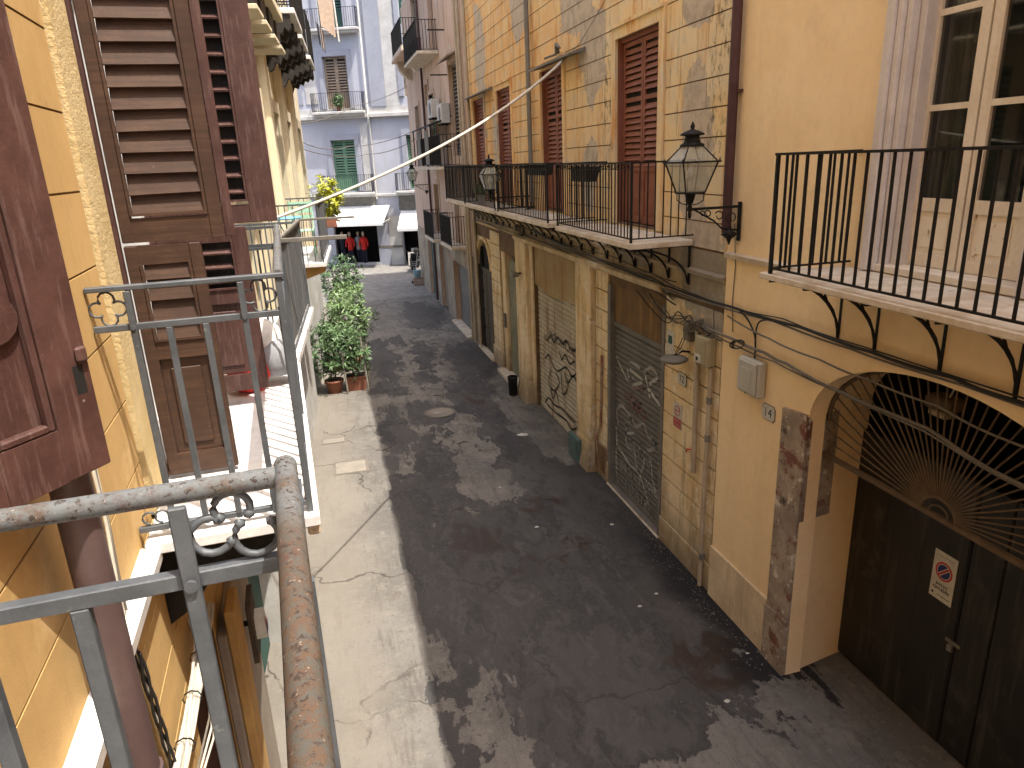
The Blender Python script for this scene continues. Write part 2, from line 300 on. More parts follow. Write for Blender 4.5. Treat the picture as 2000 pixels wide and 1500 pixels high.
nn = t.n.new('ShaderNodeTexNoise'); nn.inputs['Scale'].default_value = 1.6; nn.inputs['Detail'].default_value = 8; t.l.new(t.geo(), nn.inputs['Vector'])
t.l.new(t.geo(), dv.inputs[0]); t.l.new(nn.outputs['Color'], dv.inputs[1]); t.l.new(dv.outputs[0], vo.inputs['Vector'])
ck = t.math('MULTIPLY', t.ramp(vo.outputs['Distance'], .011, .003), t.ramp(t.noise(.5, 3), .46, .56))
c = t.mix(t.math('MULTIPLY', ck, .75), c, (.05, .042, .036))
# stone paving where the street meets the cross street
br = t.n.new('ShaderNodeTexBrick'); t.l.new(t.map((1, 1, 1), (0, 0, 0), (0, 0, .5)), br.inputs['Vector'])
br.inputs['Scale'].default_value = 1.6; br.inputs['Mortar Size'].default_value = .03
br.inputs['Color1'].default_value = (.20, .19, .18, 1); br.inputs['Color2'].default_value = (.30, .285, .26, 1); br.inputs['Mortar'].default_value = (.07, .065, .06, 1)
pave = t.ramp(t.math('ADD', P3['Y'], t.math('MULTIPLY', nz, 1.2)), 32.4, 33)
c = t.mix(pave, c, br.outputs['Color'])
t.bump(t.math('ADD', t.noise(45, 8, .8), t.math('MULTIPLY', ck, -2)), .5, .01)
ro = t.mix(wm, (.9, .9, .9), (.62, .62, .62)); ro = t.mix(t.math('MULTIPLY', pm2, wm), ro, (.25, .25, .25))
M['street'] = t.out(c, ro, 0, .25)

# ---------------------------------------------------------------- geometry helpers
class Frame:
    def __init__(s, M_, f, flip=False): s.M = M_; s.f = f; s.flip = flip
FR = Frame(Matrix.Translation((4.57, 0, 0)), lambda p: Vector((-p[1], p[0], p[2])))                                      # right-hand facades: u along the street, w out of the wall
FL = Frame(Matrix.Translation((-.776, 0, 0)) @ Matrix.Rotation(R(3), 4, 'Z'), lambda p: Vector((p[1], p[0], p[2])), True)  # near left house
FL2 = Frame(Matrix.Translation((-1.25, 6, 0)) @ Matrix.Rotation(R(-2.7), 4, 'Z'), lambda p: Vector((p[1], p[0], p[2])), True)
FG = Frame(Matrix.Translation((1.755, 44.48, 0)) @ Matrix.Rotation(R(-20.6), 4, 'Z'), lambda p: Vector((p[0], -p[1], p[2])))
FW = Frame(Matrix.Identity(4), lambda p: Vector(p))

class MB:
    def __init__(s): s.v = []; s.f = []; s.sm = []
    def add(s, vs, fs, smooth=False):
        b = len(s.v); s.v += [Vector(x) for x in vs]; s.f += [tuple(b + i for i in q) for q in fs]; s.sm += [smooth] * len(fs); return s
    def box(s, a0, a1, b0, b1, c0, c1, ch=0):
        if not ch:
            vs = [(x, y, z) for x in (a0, a1) for y in (b0, b1) for z in (c0, c1)]
            return s.add(vs, [(0, 1, 3, 2), (4, 6, 7, 5), (0, 4, 5, 1), (2, 3, 7, 6), (0, 2, 6, 4), (1, 5, 7, 3)])
        # chamfered box: convex hull pattern from 24 points
        vs = []; idx = {}
        for i, x in enumerate((a0, a1)):
            for j, y in enumerate((b0, b1)):
                for k, z in enumerate((c0, c1)):
                    dx, dy, dz = (ch if i == 0 else -ch), (ch if j == 0 else -ch), (ch if k == 0 else -ch)
                    for ax, q in enumerate(((x, y + dy, z + dz), (x + dx, y, z + dz), (x + dx, y + dy, z))):
                        idx[i, j, k, ax] = len(vs); vs.append(q)
        F = []
        for i in (0, 1): F.append([idx[i, a, b, 0] for a, b in ((0, 0), (0, 1), (1, 1), (1, 0))])
        for j in (0, 1): F.append([idx[a, j, b, 1] for a, b in ((0, 0), (1, 0), (1, 1), (0, 1))])
        for k in (0, 1): F.append([idx[a, b, k, 2] for a, b in ((0, 0), (0, 1), (1, 1), (1, 0))])
        for i in (0, 1):
            for j in (0, 1): F.append([idx[i, j, 0, 0], idx[i, j, 1, 0], idx[i, j, 1, 1], idx[i, j, 0, 1]])
        for i in (0, 1):
            for k in (0, 1): F.append([idx[i, 0, k, 0], idx[i, 1, k, 0], idx[i, 1, k, 2], idx[i, 0, k, 2]])
        for j in (0, 1):
            for k in (0, 1): F.append([idx[0, j, k, 1], idx[1, j, k, 1], idx[1, j, k, 2], idx[0, j, k, 2]])
        for i in (0, 1):
            for j in (0, 1):
                for k in (0, 1): F.append([idx[i, j, k, 0], idx[i, j, k, 1], idx[i, j, k, 2]])
        return s.add(vs, F)
    def hexa(s, q):  # eight corners: bottom four, top four
        return s.add(q, [(3, 2, 1, 0), (4, 5, 6, 7), (0, 1, 5, 4), (1, 2, 6, 5), (2, 3, 7, 6), (3, 0, 4, 7)])
    def prism(s, poly, w0, w1):          # poly in (u, z)
        n = len(poly); vs = [(a, w0, b) for a, b in poly] + [(a, w1, b) for a, b in poly]
        return s.add(vs, [tuple(range(n)), tuple(range(2 * n - 1, n - 1, -1))] + [(i, (i + 1) % n, n + (i + 1) % n, n + i) for i in range(n)])
    def flatz(s, poly, z0, z1):          # poly in (u, w)
        n = len(poly); vs = [(a, b, z0) for a, b in poly] + [(a, b, z1) for a, b in poly]
        return s.add(vs, [tuple(range(n)), tuple(range(2 * n - 1, n - 1, -1))] + [(i, (i + 1) % n, n + (i + 1) % n, n + i) for i in range(n)])
    def side(s, poly, u0, u1):           # poly in (w, z), swept along u
        n = len(poly); vs = [(u0, a, b) for a, b in poly] + [(u1, a, b) for a, b in poly]
        return s.add(vs, [tuple(range(n)), tuple(range(2 * n - 1, n - 1, -1))] + [(i, (i + 1) % n, n + (i + 1) % n, n + i) for i in range(n)])
    def tube(s, pts, r, seg=8, closed=False, r2=None, flat_=1.0):
        pts = [Vector(p) for p in pts]; n = len(pts); vs = []; up = Vector((.13, .31, .94)).normalized()
        for i, p in enumerate(pts):
            if closed: d = pts[(i + 1) % n] - pts[i - 1]
            else: d = pts[min(i + 1, n - 1)] - pts[max(i - 1, 0)]
            d.normalize(); a = d.cross(up)
            if a.length < 1e-3: a = d.cross(Vector((1, 0, 0)))
            a.normalize(); b = a.cross(d)
            rad = r if r2 is None else r + (r2 - r) * i / max(1, n - 1)
            for k in range(seg):
                th = 2 * math.pi * (k + .5) / seg; vs.append(p + a * (rad * math.cos(th)) + b * (rad * flat_ * math.sin(th)))
        fs = []
        for i in range(n if closed else n - 1):
            j = (i + 1) % n
            for k in range(seg): fs.append((i * seg + k, i * seg + (k + 1) % seg, j * seg + (k + 1) % seg, j * seg + k))
        s.add(vs, fs, seg > 5)
        if not closed: s.add(vs[:seg], [tuple(range(seg - 1, -1, -1))]); s.add(vs[-seg:], [tuple(range(seg))])
        return s
    def lathe(s, c, prof, seg=16, sq=False):  # prof: (radius, z)
        vs = []; c = Vector(c)
        for r_, z in prof:
            for k in range(seg):
                th = 2 * math.pi * (k + .5) / seg; vs.append(c + Vector((r_ * math.cos(th), r_ * math.sin(th), z)))
        fs = []
        for i in range(len(prof) - 1):
            for k in range(seg): fs.append((i * seg + k, i * seg + (k + 1) % seg, (i + 1) * seg + (k + 1) % seg, (i + 1) * seg + k))
        return s.add(vs, fs, not sq)
    def mesh(s, name, F, base=(0, 0, 0), mat=None):
        me = bpy.data.meshes.new(name); b = F.f(base)
        vs = [F.f(v) - b for v in s.v]
        fs = [q[::-1] for q in s.f] if F.flip else s.f
        me.from_pydata(vs, [], fs); me.polygons.foreach_set('use_smooth', s.sm)
        if mat: me.materials.append(mat)
        me.update(); return me

JR = random.Random(42)
INFO = {}   # object -> (frame, base in frame coordinates)
def thing(name, label, cat, F, base=(0, 0, 0), group=None):
    o = bpy.data.objects.new(name, None); col.objects.link(o); o.empty_display_size = .2
    o.matrix_world = F.M @ Matrix.Translation(F.f(base)); o['label'] = label; o['category'] = cat
    if group: o['group'] = group
    INFO[o] = (F, Vector(base)); return o
def part(name, mb, mat, parent, label=None, kind=None):
    F, b = INFO[parent]; me = mb.mesh(name, F, b, M[mat] if isinstance(mat, str) else mat)
    o = bpy.data.objects.new(name, me); col.objects.link(o); o.parent = parent; INFO[o] = (F, b)
    if label: o['label'] = label
    if kind: o['kind'] = kind
    return o
def single(name, mb, mat, label, cat, F, base=(0, 0, 0), group=None):   # a thing that is one mesh
    me = mb.mesh(name, F, base, M[mat]); o = bpy.data.objects.new(name, me); col.objects.link(o)
    o.matrix_world = F.M @ Matrix.Translation(F.f(base)); o['label'] = label; o['category'] = cat
    if group: o['group'] = group
    INFO[o] = (F, Vector(base)); return o
def inst(name, me, parent, at):          # shared mesh placed at `at` (frame coordinates)
    F, b = INFO[parent]; o = bpy.data.objects.new(name, me); col.objects.link(o); o.parent = parent
    o.location = F.f(at) - F.f(b); INFO[o] = (F, b)
    j = .012 if name == 'slat' else .004 if name == 'baluster' else 0
    if j: o.rotation_euler = (JR.uniform(-j, j), JR.uniform(-j, j), 0)
    return o
def sheet(name, mb, mat, kind='structure', F=FW):
    me = mb.mesh(name, F, (0, 0, 0), M[mat]); o = bpy.data.objects.new(name, me); col.objects.link(o); o.matrix_world = F.M; o['kind'] = kind; return o

def text_mb(s_, size, width=None, depth=.001):
    """Flat lettering as (right, up) polygons, centred."""
    cu = bpy.data.curves.new('lettering', 'FONT'); cu.body = s_; cu.size = size; cu.align_x = 'CENTER'; cu.align_y = 'CENTER'; cu.resolution_u = 2
    o = bpy.data.objects.new('lettering', cu); me = bpy.data.meshes.new_from_object(o)
    vs = [(v.co.x, v.co.y) for v in me.vertices]; fs = [tuple(p.vertices) for p in me.polygons]
    bpy.data.objects.remove(o); bpy.data.curves.remove(cu); bpy.data.meshes.remove(me)
    if width and vs:
        w_ = max(v[0] for v in vs) - min(v[0] for v in vs); k = width / w_; vs = [(x * k, y) for x, y in vs]
    return vs, fs
def letters(s_, size, u, w_, z, width=None, right=-1, shear=0):
    vs, fs = text_mb(s_, size, width); m = MB(); m.add([(u + right * x, w_, z + y + shear * x) for x, y in vs], fs); return m

def cut(rects, openings):
    """Split rectangles (u0,u1,z0,z1) around openings."""
    out = list(rects)
    for o in openings:
        nxt = []
        for (a, b, c, d) in out:
            if o[1] <= a or o[0] >= b or o[3] <= c or o[2] >= d: nxt.append((a, b, c, d)); continue
            if o[0] > a: nxt.append((a, o[0], c, d))
            if o[1] < b: nxt.append((o[1], b, c, d))
            m0, m1 = max(a, o[0]), min(b, o[1])
            if o[2] > c: nxt.append((m0, m1, c, o[2]))
            if o[3] < d: nxt.append((m0, m1, o[3], d))
        out = nxt
    return out
def wall_mb(u0, u1, z0, z1, ops, w_=0, depth=.35):
    m = MB()
    for (a, b, c, d) in cut([(u0, u1, z0, z1)], ops):
        m.add([(a, w_, c), (b, w_, c), (b, w_, d), (a, w_, d)], [(0, 1, 2, 3)])
    for (a, b, c, d) in ops:
        for q in (((a, c), (a, d)), ((b, d), (b, c)), ((a, d), (b, d)), ((b, c), (a, c))):
            if c <= 0 and q[0][1] <= 0 and q[1][1] <= 0: continue
            (p, r_), (p2, r2) = q
            m.add([(p, w_, r_), (p2, w_, r2), (p2, w_ - depth, r2), (p, w_ - depth, r_)], [(0, 1, 2, 3)])
    return m
def blocks(parent, name, mat, u0, u1, z0, z1, ops, ch, cw, w0, w1, gap=.015, limit=290, jitter=0):
    """Separate pieces of rusticated plaster laid in courses."""
    n = 0; z = z0; k = 0
    while z < z1 - .08:
        zt = min(z + ch, z1); u = u0 - (cw * .5 if k % 2 else 0)
        while u < u1 - .02:
            a, b = max(u, u0), min(u + cw, u1)
            for (p, q, r_, s_) in cut([(a, b, z, zt)], ops):
                if q - p < .1 or s_ - r_ < .08 or n >= limit: continue
                j = random.uniform(-jitter, jitter)
                part(name, MB().box(p + gap / 2, q - gap / 2, w0, w1 + j, r_ + gap / 2, s_ - gap / 2), mat, parent); n += 1
            u += cw
        z = zt; k += 1
    return n
def body(parent, u0, u1, h, mat, back=-9, front=0, inner=-1.3):
    """Roof and the solid of the house behind its facade."""
    part('roof', MB().box(u0, u1, back, front, h, h + .25), 'marble_old', parent)
    part('house_body', MB().box(u0, u1, back, inner, 0, h), mat, parent)
    part('end_wall', MB().box(u0, u0 + .3, inner, front - .04, 0, h), mat, parent)
    part('end_wall', MB().box(u1 - .3, u1, inner, front - .04, 0, h), mat, parent)

def railing(parent, u0, u1, w_, zf, h=1.0, step=.11, rad=.008, mat='iron', rail=.016, low=.05, sides=(1, 1), ring=False, back=0):
    """Straight iron railing round a balcony: rails, bars along the front and both sides. Children of the balcony."""
    m = MB(); zt = zf + h
    m.box(u0 - rail, u1 + rail, w_ - rail, w_ + rail, zt - .012, zt + .008)
    m.box(u0, u1, w_ - .010, w_ + .010, zf + low - .008, zf + low + .008)
    for s_, u in zip(sides, (u0, u1)):
        if s_:
            m.box(u - rail, u + rail, back, w_ - rail, zt - .012, zt + .008); m.box(u - .010, u + .010, back, w_ - .01, zf + low - .008, zf + low + .008)
            m.box(u - .014, u + .014, w_ - .014, w_ + .014, zf, zt - .01)
    part('handrail', m, mat, parent)
    me = MB().tube([(0, 0, low), (0, 0, h - .01)], rad, 6).mesh('baluster', INFO[parent][0], (0, 0, 0), M[mat])
    n = max(2, round((u1 - u0) / step))
    for i in range(0 if not sides[0] else 1, n + (0 if sides[1] else 1)):
        inst('baluster', me, parent, (u0 + (u1 - u0) * i / n, w_, zf))
    k = max(2, round((w_ - back) / step))
    for s_, u in zip(sides, (u0, u1)):
        if s_:
            for i in range(1, k): inst('baluster', me, parent, (u, back + (w_ - back) * i / k, zf))
    if ring:
        m = MB(); m.box(u0, u1, w_ - .006, w_ + .006, zt - .085, zt - .075)
        N = int((u1 - u0) / .075)
        for i in range(N):
            c_ = u0 + (i + .5) * (u1 - u0) / N
            m.tube([(c_ + .03 * math.cos(a), w_, zt - .043 + .03 * math.sin(a)) for a in [q * math.pi / 4 for q in range(8)]], .004, 4, True)
        part('ring_band', m, mat, parent, kind='stuff')
def bracket(parent, u, w1, zt, drop, mat='iron', strut=True, th=.012, name='bracket'):
    m = MB(); m.box(u - th, u + th, .004, .026, zt - drop - .02, zt - .003); m.box(u - th, u + th, .026, w1, zt - .02, zt - .003)
    pts = [(u, w1 - (w1 - .03) * math.sin(a), zt - drop + (drop - .02) * math.cos(a)) for a in [q * math.pi / 20 for q in range(11)]]
    m.tube(pts, th * 1.1, 4)
    if strut:
        p = pts[6]; m.tube([p, (u, p[1] + .11, zt - .02)], th, 4)
    part(name, m, mat, parent)
def slats_leaf(parent, u0, u1, w_, z0, z1, mat, panel=None, pitch=.09, frame=.06, th=.035, individual=True, name='shutter_leaf', mid=None, open_=35, label=None):
    """Louvred leaf parallel to the wall: frame, slats, optional solid panel below z=panel."""
    m = MB(); f = frame
    m.box(u0, u0 + f, w_, w_ + th, z0, z1); m.box(u1 - f, u1, w_, w_ + th, z0, z1)
    m.box(u0 + f, u1 - f, w_ + .002, w_ + th - .002, z1 - f, z1); m.box(u0 + f, u1 - f, w_ + .002, w_ + th - .002, z0, z0 + f * 1.6)
    lo = z0 + f * 1.6
    if panel:
        m.box(u0 + f, u1 - f, w_ + .002, w_ + th - .002, panel - f, panel)
        m.box(u0 + f, u1 - f, w_ + .008, w_ + .018, lo, panel - f); m.box(u0 + f + .05, u1 - f - .05, w_ + .018, w_ + .026, lo + .05, panel - f - .05); lo = panel
    if mid: m.box(u0 + f, u1 - f, w_ + .002, w_ + th - .002, mid, mid + f)
    lf = part(name, m, mat, parent, label)
    a = R(open_); dy, dz = .042 * math.sin(a), .042 * math.cos(a)
    zz = lo + pitch * .5; big = MB(); pos = []
    while zz < z1 - f - .02:
        if not (mid and mid - .03 < zz < mid + f + .03): pos.append(zz)
        zz += pitch
    L = u1 - u0 - 2 * f; c0 = (u0 + u1) / 2
    def sl(m, c_, w0, z): m.hexa([(c_ - L / 2, w0 + .002, z + dz), (c_ + L / 2, w0 + .002, z + dz), (c_ + L / 2, w0 - .006, z + dz + .004), (c_ - L / 2, w0 - .006, z + dz + .004),
                                  (c_ - L / 2, w0 + dy * 1.3 + .006, z - dz), (c_ + L / 2, w0 + dy * 1.3 + .006, z - dz), (c_ + L / 2, w0 + dy * 1.3, z - dz - .006), (c_ - L / 2, w0 + dy * 1.3, z - dz - .006)])
    if individual:
        m1 = MB(); sl(m1, 0, .004, 0); me = m1.mesh('slat', INFO[parent][0], (0, 0, 0), M[mat] if isinstance(mat, str) else mat)
        for z in pos: inst('slat', me, lf, (c0, w_, z))
    else:
        for z in pos: sl(big, c0, w_ + .004, z)
        part('slats', big, mat, lf, kind='stuff')
    part('slat_shade', MB().box(u0 + f * .5, u1 - f * .5, w_ - .012, w_ - .004, z0 + .01, z1 - .01), 'dark', lf)  # dark board set behind the slats as the shade between them
    return lf
def cable(pts, r, mat, label, F, cat='cable', group=None, sub=6, name='cable', sag=.02):
    P = [Vector(p) for p in pts]; out = []
    for i in range(len(P) - 1):
        p0, p1, p2, p3 = P[max(i - 1, 0)], P[i], P[i + 1], P[min(i + 2, len(P) - 1)]
        for k in range(sub):
            t_ = k / sub
            q = .5 * ((2 * p1) + (p2 - p0) * t_ + (2 * p0 - 5 * p1 + 4 * p2 - p3) * t_ ** 2 + (3 * p1 - p0 - 3 * p2 + p3) * t_ ** 3)
            q = q - Vector((0, 0, sag * 4 * t_ * (1 - t_))); out.append(q)
    out.append(P[-1])
    return single(name, MB().tube(out, r, 6), mat, label, cat, F, tuple(P[0]), group)

# ---------------------------------------------------------------- ground
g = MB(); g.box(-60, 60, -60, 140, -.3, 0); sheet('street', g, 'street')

# ================================================================ RIGHT: yellow house with the arched gate
H1 = 14.4
r1 = thing('yellow_house', 'peach-yellow rendered house on the right with the arched garage gate and white french door', 'house', FR, (0, 0, 0))
GC, GH, GS, GR = 4.25, 1.50, 3.12, .86       # gate centre, half width, spring height, rise
W1 = .02
ops = [(GC - GH, GC + GH, 0, GS + GR), (3.72, 5.12, 4.76, 7.75)]
part('wall', wall_mb(-14, 7.44, 0, H1, ops, W1, .2), 'peach', r1)
body(r1, -14, 7.44, H1, 'dark', inner=-2.2)
# spandrels above the elliptical arch, then the splayed reveal and soffit
def archpt(a, half=GH, rise=GR, c=GC, s=GS): return (c + half * math.cos(a), s + rise * max(0, math.sin(a)) ** .92)
NA = 26
for sgn in (0, 1):
    m = MB()
    for i in range(NA // 2):
        a0, a1 = (math.pi * i / NA, math.pi * (i + 1) / NA) if not sgn else (math.pi - math.pi * i / NA, math.pi - math.pi * (i + 1) / NA)
        p, q = archpt(a0), archpt(a1)
        m.prism([p, q, (q[0], GS + GR), (p[0], GS + GR)], W1 - .2, W1)
    part('arch_spandrel', m, 'peach', r1)
m = MB()
for i in range(NA):
    p, q = archpt(math.pi * i / NA), archpt(math.pi * (i + 1) / NA)
    k = 1.1
    m.add([(p[0], W1 - .002, p[1]), (q[0], W1 - .002, q[1]), (GC + (q[0] - GC) * k, -.86, q[1] + .04), (GC + (p[0] - GC) * k, -.86, p[1] + .04)], [(0, 1, 2, 3)], True)
part('arch_soffit', m, 'peach', r1)
for s_ in (1, -1):
    u_a, u_b = GC + s_ * GH, GC + s_ * (GH + .16)
    m = MB(); m.flatz([(u_a, W1 - .001), (u_b, -.86), (u_b + s_ * .3, -.86), (u_a + s_ * .03, W1 - .001)], 0, GS + .02); part('gate_jamb', m, 'peach', r1)
part('recess_back_wall', MB().box(2.2, 6.4, -2.19, -2.1, 0, 4.2), 'dark', r1)
part('recess_ceiling', MB().box(2.2, 6.4, -2.1, -.9, 4.05, 4.15), 'room', r1)
part('recess_side', MB().box(6.3, 6.4, -2.1, -.87, 0, 4.05), 'room', r1)
part('recess_side', MB().box(2.1, 2.2, -2.1, -.87, 0, 4.05), 'dark', r1)
# worn red marble quoins round the gate
m = MB(); m.prism([(5.752, .74), (6.14, .72), (6.14, 3.16), (5.752, 3.20)], W1 - .001, W1 + .035); part('marble_jamb_slab', m, 'quoin', r1)
m = MB(); m.prism([(5.752, 0), (6.15, 0), (6.15, .70), (5.752, .73)], W1 - .001, W1 + .055); part('marble_jamb_foot', m, 'quoin', r1)
m = MB(); m.flatz([(5.735, W1 + .034), (5.75, W1 + .034), (5.83, -.40), (5.815, -.40)], 1.98, 3.18); part('marble_reveal_slab', m, 'quoin', r1)
m = MB(); m.prism([(2.36, 0), (2.748, 0), (2.748, 3.2), (2.36, 3.16)], W1 - .001, W1 + .035); part('marble_jamb_slab', m, 'quoin', r1)
part('plinth', MB().box(6.15, 7.44, W1, W1 + .035, 0, .76, .006), 'peach_trim', r1)
part('plinth', MB().box(-8, 2.35, W1, W1 + .035, 0, .76, .006), 'peach_trim', r1)
m = MB(); m.side([(W1, 4.60), (W1 + .05, 4.61), (W1 + .055, 4.655), (W1, 4.675)], 5.5, 7.43); part('string_course', m, 'marble_old', r1)
m = MB(); m.side([(W1, 4.60), (W1 + .05, 4.61), (W1 + .055, 4.655), (W1, 4.675)], -8, 2.6); part('string_course', m, 'marble_old', r1)
# gate: wide leaves, boards, fan grille
gt = part('gate', MB().box(4.44, 5.92, -.86, -.81, .03, 2.88), 'gate', r1)
part('gate_leaf', MB().box(4.10, 4.425, -.862, -.812, .03, 2.88), 'gate', gt)
part('gate_leaf', MB().box(2.60, 4.085, -.86, -.81, .03, 2.88), 'gate', gt)
for i in range(3): part('board', MB().box(4.455 + i * .488, 4.455 + i * .488 + .485, -.809, -.802, .06, 2.86), 'gate', gt)
for i in range(3): part('board', MB().box(2.62 + i * .488, 2.62 + i * .488 + .485, -.809, -.802, .06, 2.86), 'gate', gt)
for i in range(1): part('board', MB().box(4.108, 4.42, -.811, -.804, .06, 2.86), 'gate', gt)
m = MB(); m.box(4.36, 4.52, -.80, -.785, 1.20, 1.235); m.box(4.42, 4.47, -.785, -.755, 1.13, 1.20); m.tube([(4.43, -.77, 1.19), (4.43, -.77, 1.235), (4.46, -.77, 1.235), (4.46, -.77, 1.19)], .005, 6)
part('padlock', m, 'zinc', gt)
WF, FZ, FC = -.22, 2.76, 4.31
fr = part('fan_grille', MB().box(GC - GH - .02, GC + GH + .04, WF - .02, WF + .02, FZ - .045, FZ), 'gate_bar', r1)
m = MB(); m.tube([(FC + .18 * math.cos(a), WF, FZ + .15 * math.sin(a)) for a in [math.pi * i / 12 for i in range(13)]], .016, 6); part('hub_arc', m, 'gate_bar', fr)
m = MB(); m.tube([(FC + .10 * math.cos(a), WF, FZ + .08 * math.sin(a)) for a in [math.pi * i / 12 for i in range(13)]], .008, 6); part('hub_arc', m, 'gate_bar', fr)
m = MB(); pts = []
for i in range(NA + 1):
    p = archpt(math.pi * i / NA); pts.append((GC + (p[0] - GC) * 1.0, WF, FZ + (p[1] - FZ) * .985))
m.tube([q for q in pts if q[2] > FZ], .02, 6); part('outer_arc', m, 'gate_bar', fr)
NB = 36
for i in range(NB + 1):
    a = math.pi * (i + .02) / (NB + .04); d = (math.cos(a), math.sin(a)); r_ = .2
    while True:   # run the bar out to the arch
        u_, z_ = FC + d[0] * r_, FZ + d[1] * r_
        e = abs((u_ - GC) / GH)
        top = GS + GR * max(0, math.sqrt(max(0, 1 - e * e))) ** .92 if e < 1 else 0
        if e >= .995 or z_ > top - .02 or r_ > 2: break
        r_ += .02
    part('fan_bar', MB().tube([(FC + d[0] * .17, WF, FZ + d[1] * .145), (FC + d[0] * r_, WF, FZ + d[1] * r_)], .0085, 5), 'gate_bar', fr)
lp = thing('bulkhead_lamp', 'dusty bulkhead lamp hanging under the arch of the gate behind the fan grille', 'lamp', FR, (4.55, -.36, 3.60))
part('lamp_body', MB().box(4.42, 4.68, -.45, -.27, 3.62, 3.74, .02), 'gate_bar', lp)
part('lamp_glass', MB().box(4.45, 4.65, -.43, -.29, 3.555, 3.62, .02), 'plastic_beige', lp)
part('lamp_cable', MB().tube([(4.50, -.36, 3.74), (4.46, -.36, 3.85), (4.4, -.34, 3.95)], .008, 6), 'cable_white', lp)
# white french door with its moulded surround
m = MB()
for k_, (a, b, c_) in enumerate(((5.12, 5.20, .075), (5.06, 5.115, .045), (5.00, 5.055, .010))):
    part('surround_moulding', MB().box(a, b, -.19 if k_ else W1, W1 + c_, 4.77, 7.75, .006), 'lilac_trim', r1)
part('surround_moulding', MB().box(4.93, 4.995, -.19, -.04, 4.77, 7.75, .006), 'lilac_trim', r1)
part('surround_moulding', MB().box(3.64, 3.72, W1, W1 + .075, 4.77, 7.75, .006), 'lilac_trim', r1)
part('door_box', MB().box(3.3, 5.4, -2.0, -1.9, 4.6, 7.8), 'room', r1)
DW = -.20
def glazed_leaf(u0, u1, wc):
    f = .085
    lf = MB(); lf.box(u0, u0 + f, wc, wc + .05, 4.83, 7.72); lf.box(u1 - f, u1, wc, wc + .05, 4.83, 7.72)
    for a, b in ((4.83, 4.93), (5.27, 5.37), (6.03, 6.075), (6.71, 6.755), (7.40, 7.45), (7.64, 7.72)): lf.box(u0 + f, u1 - f, wc + .003, wc + .047, a, b)
    L_ = part('door_leaf', lf, 'white_frame', r1)
    part('lower_panel', MB().box(u0 + f, u1 - f, wc + .012, wc + .028, 4.93, 5.27), 'peel', L_)
    part('raised_panel', MB().box(u0 + f + .05, u1 - f - .05, wc + .028, wc + .036, 4.98, 5.22, .003), 'peel', L_)
    for a, b in ((5.37, 6.03), (6.075, 6.71), (6.755, 7.40), (7.45, 7.64)):
        part('pane', MB().box(u0 + f, u1 - f, wc + .02, wc + .025, a, b), 'glass', L_)
    return L_
LL = glazed_leaf(4.455, 4.99, DW); glazed_leaf(3.90, 4.435, DW)
m = MB(); n = 14
for i in range(n): m.add([(4.5 + .42 * i / n, DW - .06 - (.02 if i % 2 else 0), 5.3), (4.5 + .42 * (i + 1) / n, DW - .06 - (0 if i % 2 else .02), 5.3), (4.5 + .42 * (i + 1) / n, DW - .06 - (0 if i % 2 else .02), 7.4), (4.5 + .42 * i / n, DW - .06 - (.02 if i % 2 else 0), 7.4)], [(0, 1, 2, 3)])
part('lace_curtain', m, 'lace', r1)
part('threshold', MB().box(3.70, 5.10, -.2, .05, 4.765, 4.825, .006), 'white_frame', r1)
part('door_frame', MB().box(3.80, 3.895, -.22, -.13, 4.83, 7.74), 'white_frame', r1)
# balcony
b1 = part('balcony', MB().box(2.2, 5.53, W1 + .003, .86, 4.70, 4.755, .008), 'marble_old', r1, 'marble balcony slab in front of the white french door')
railing(b1, 2.3, 5.40, .835, 4.757, 1.0, .13, .0125, 'iron', .02)
for u in (5.45, 4.98, 4.28, 3.63, 2.95): bracket(b1, u, .80, 4.70, .62, th=.015)
part('brown_downpipe', MB().tube([(7.36, .10, 13.9), (7.36, .10, 5.15), (7.36, .10, 4.9)], .055, 10), 'pipe_brown', r1)
part('pipe_clip', MB().box(7.29, 7.43, W1, .1, 6.4, 6.43), 'pipe_brown', r1)
part('thin_drop_wire', MB().tube([(7.28, .045, 5.0), (7.24, .03, 4.55), (7.26, .03, 4.1), (7.22, .03, 3.75)], .006, 5), 'cable_grey', r1)

# ================================================================ RIGHT: old orange house
H2 = 14.2
r2 = thing('orange_old_house', 'old orange house with flaking plaster, brown louvred shutters and three long balconies', 'house', FR, (0, 7.44, 0))
UW = [(9.35, 10.82), (13.35, 14.72), (17.12, 18.52), (19.95, 21.36)]
opsU = [(a, b, 4.78, 7.45) for a, b in UW]
part('upper_wall', wall_mb(7.445, 21.9, 4.62, H2, opsU, -.014, .22), 'joint', r2)
body(r2, 7.445, 21.9, H2, 'dark')
sur = [(9.20, 10.97, 4.76, 7.60), (13.22, 14.85, 4.76, 7.57), (17.0, 18.64, 4.76, 7.57), (19.85, 21.46, 4.76, 7.57)]
blocks(r2, 'plaster_block', 'oldwall', 7.455, 21.85, 4.64, 10.4, sur, .33, 1.32, -.0139, 0, .016, 285)
part('top_plaster', MB().box(7.455, 21.85, -.0139, 0, 10.42, H2), 'oldwall', r2)
for (a, b, c, d), (p, q) in zip(sur, UW):
    part('window_surround', MB().prism([(a, c), (p, c), (p, 7.45), (q, 7.45), (q, c), (b, c), (b, d), (a, d)], -.0138, .035), 'oldwall', r2)
    part('window_surround_edge', MB().prism([(a, d), (b, d), (b, d + .05), (a, d + .05)], -.0138, .07), 'oldwall', r2)
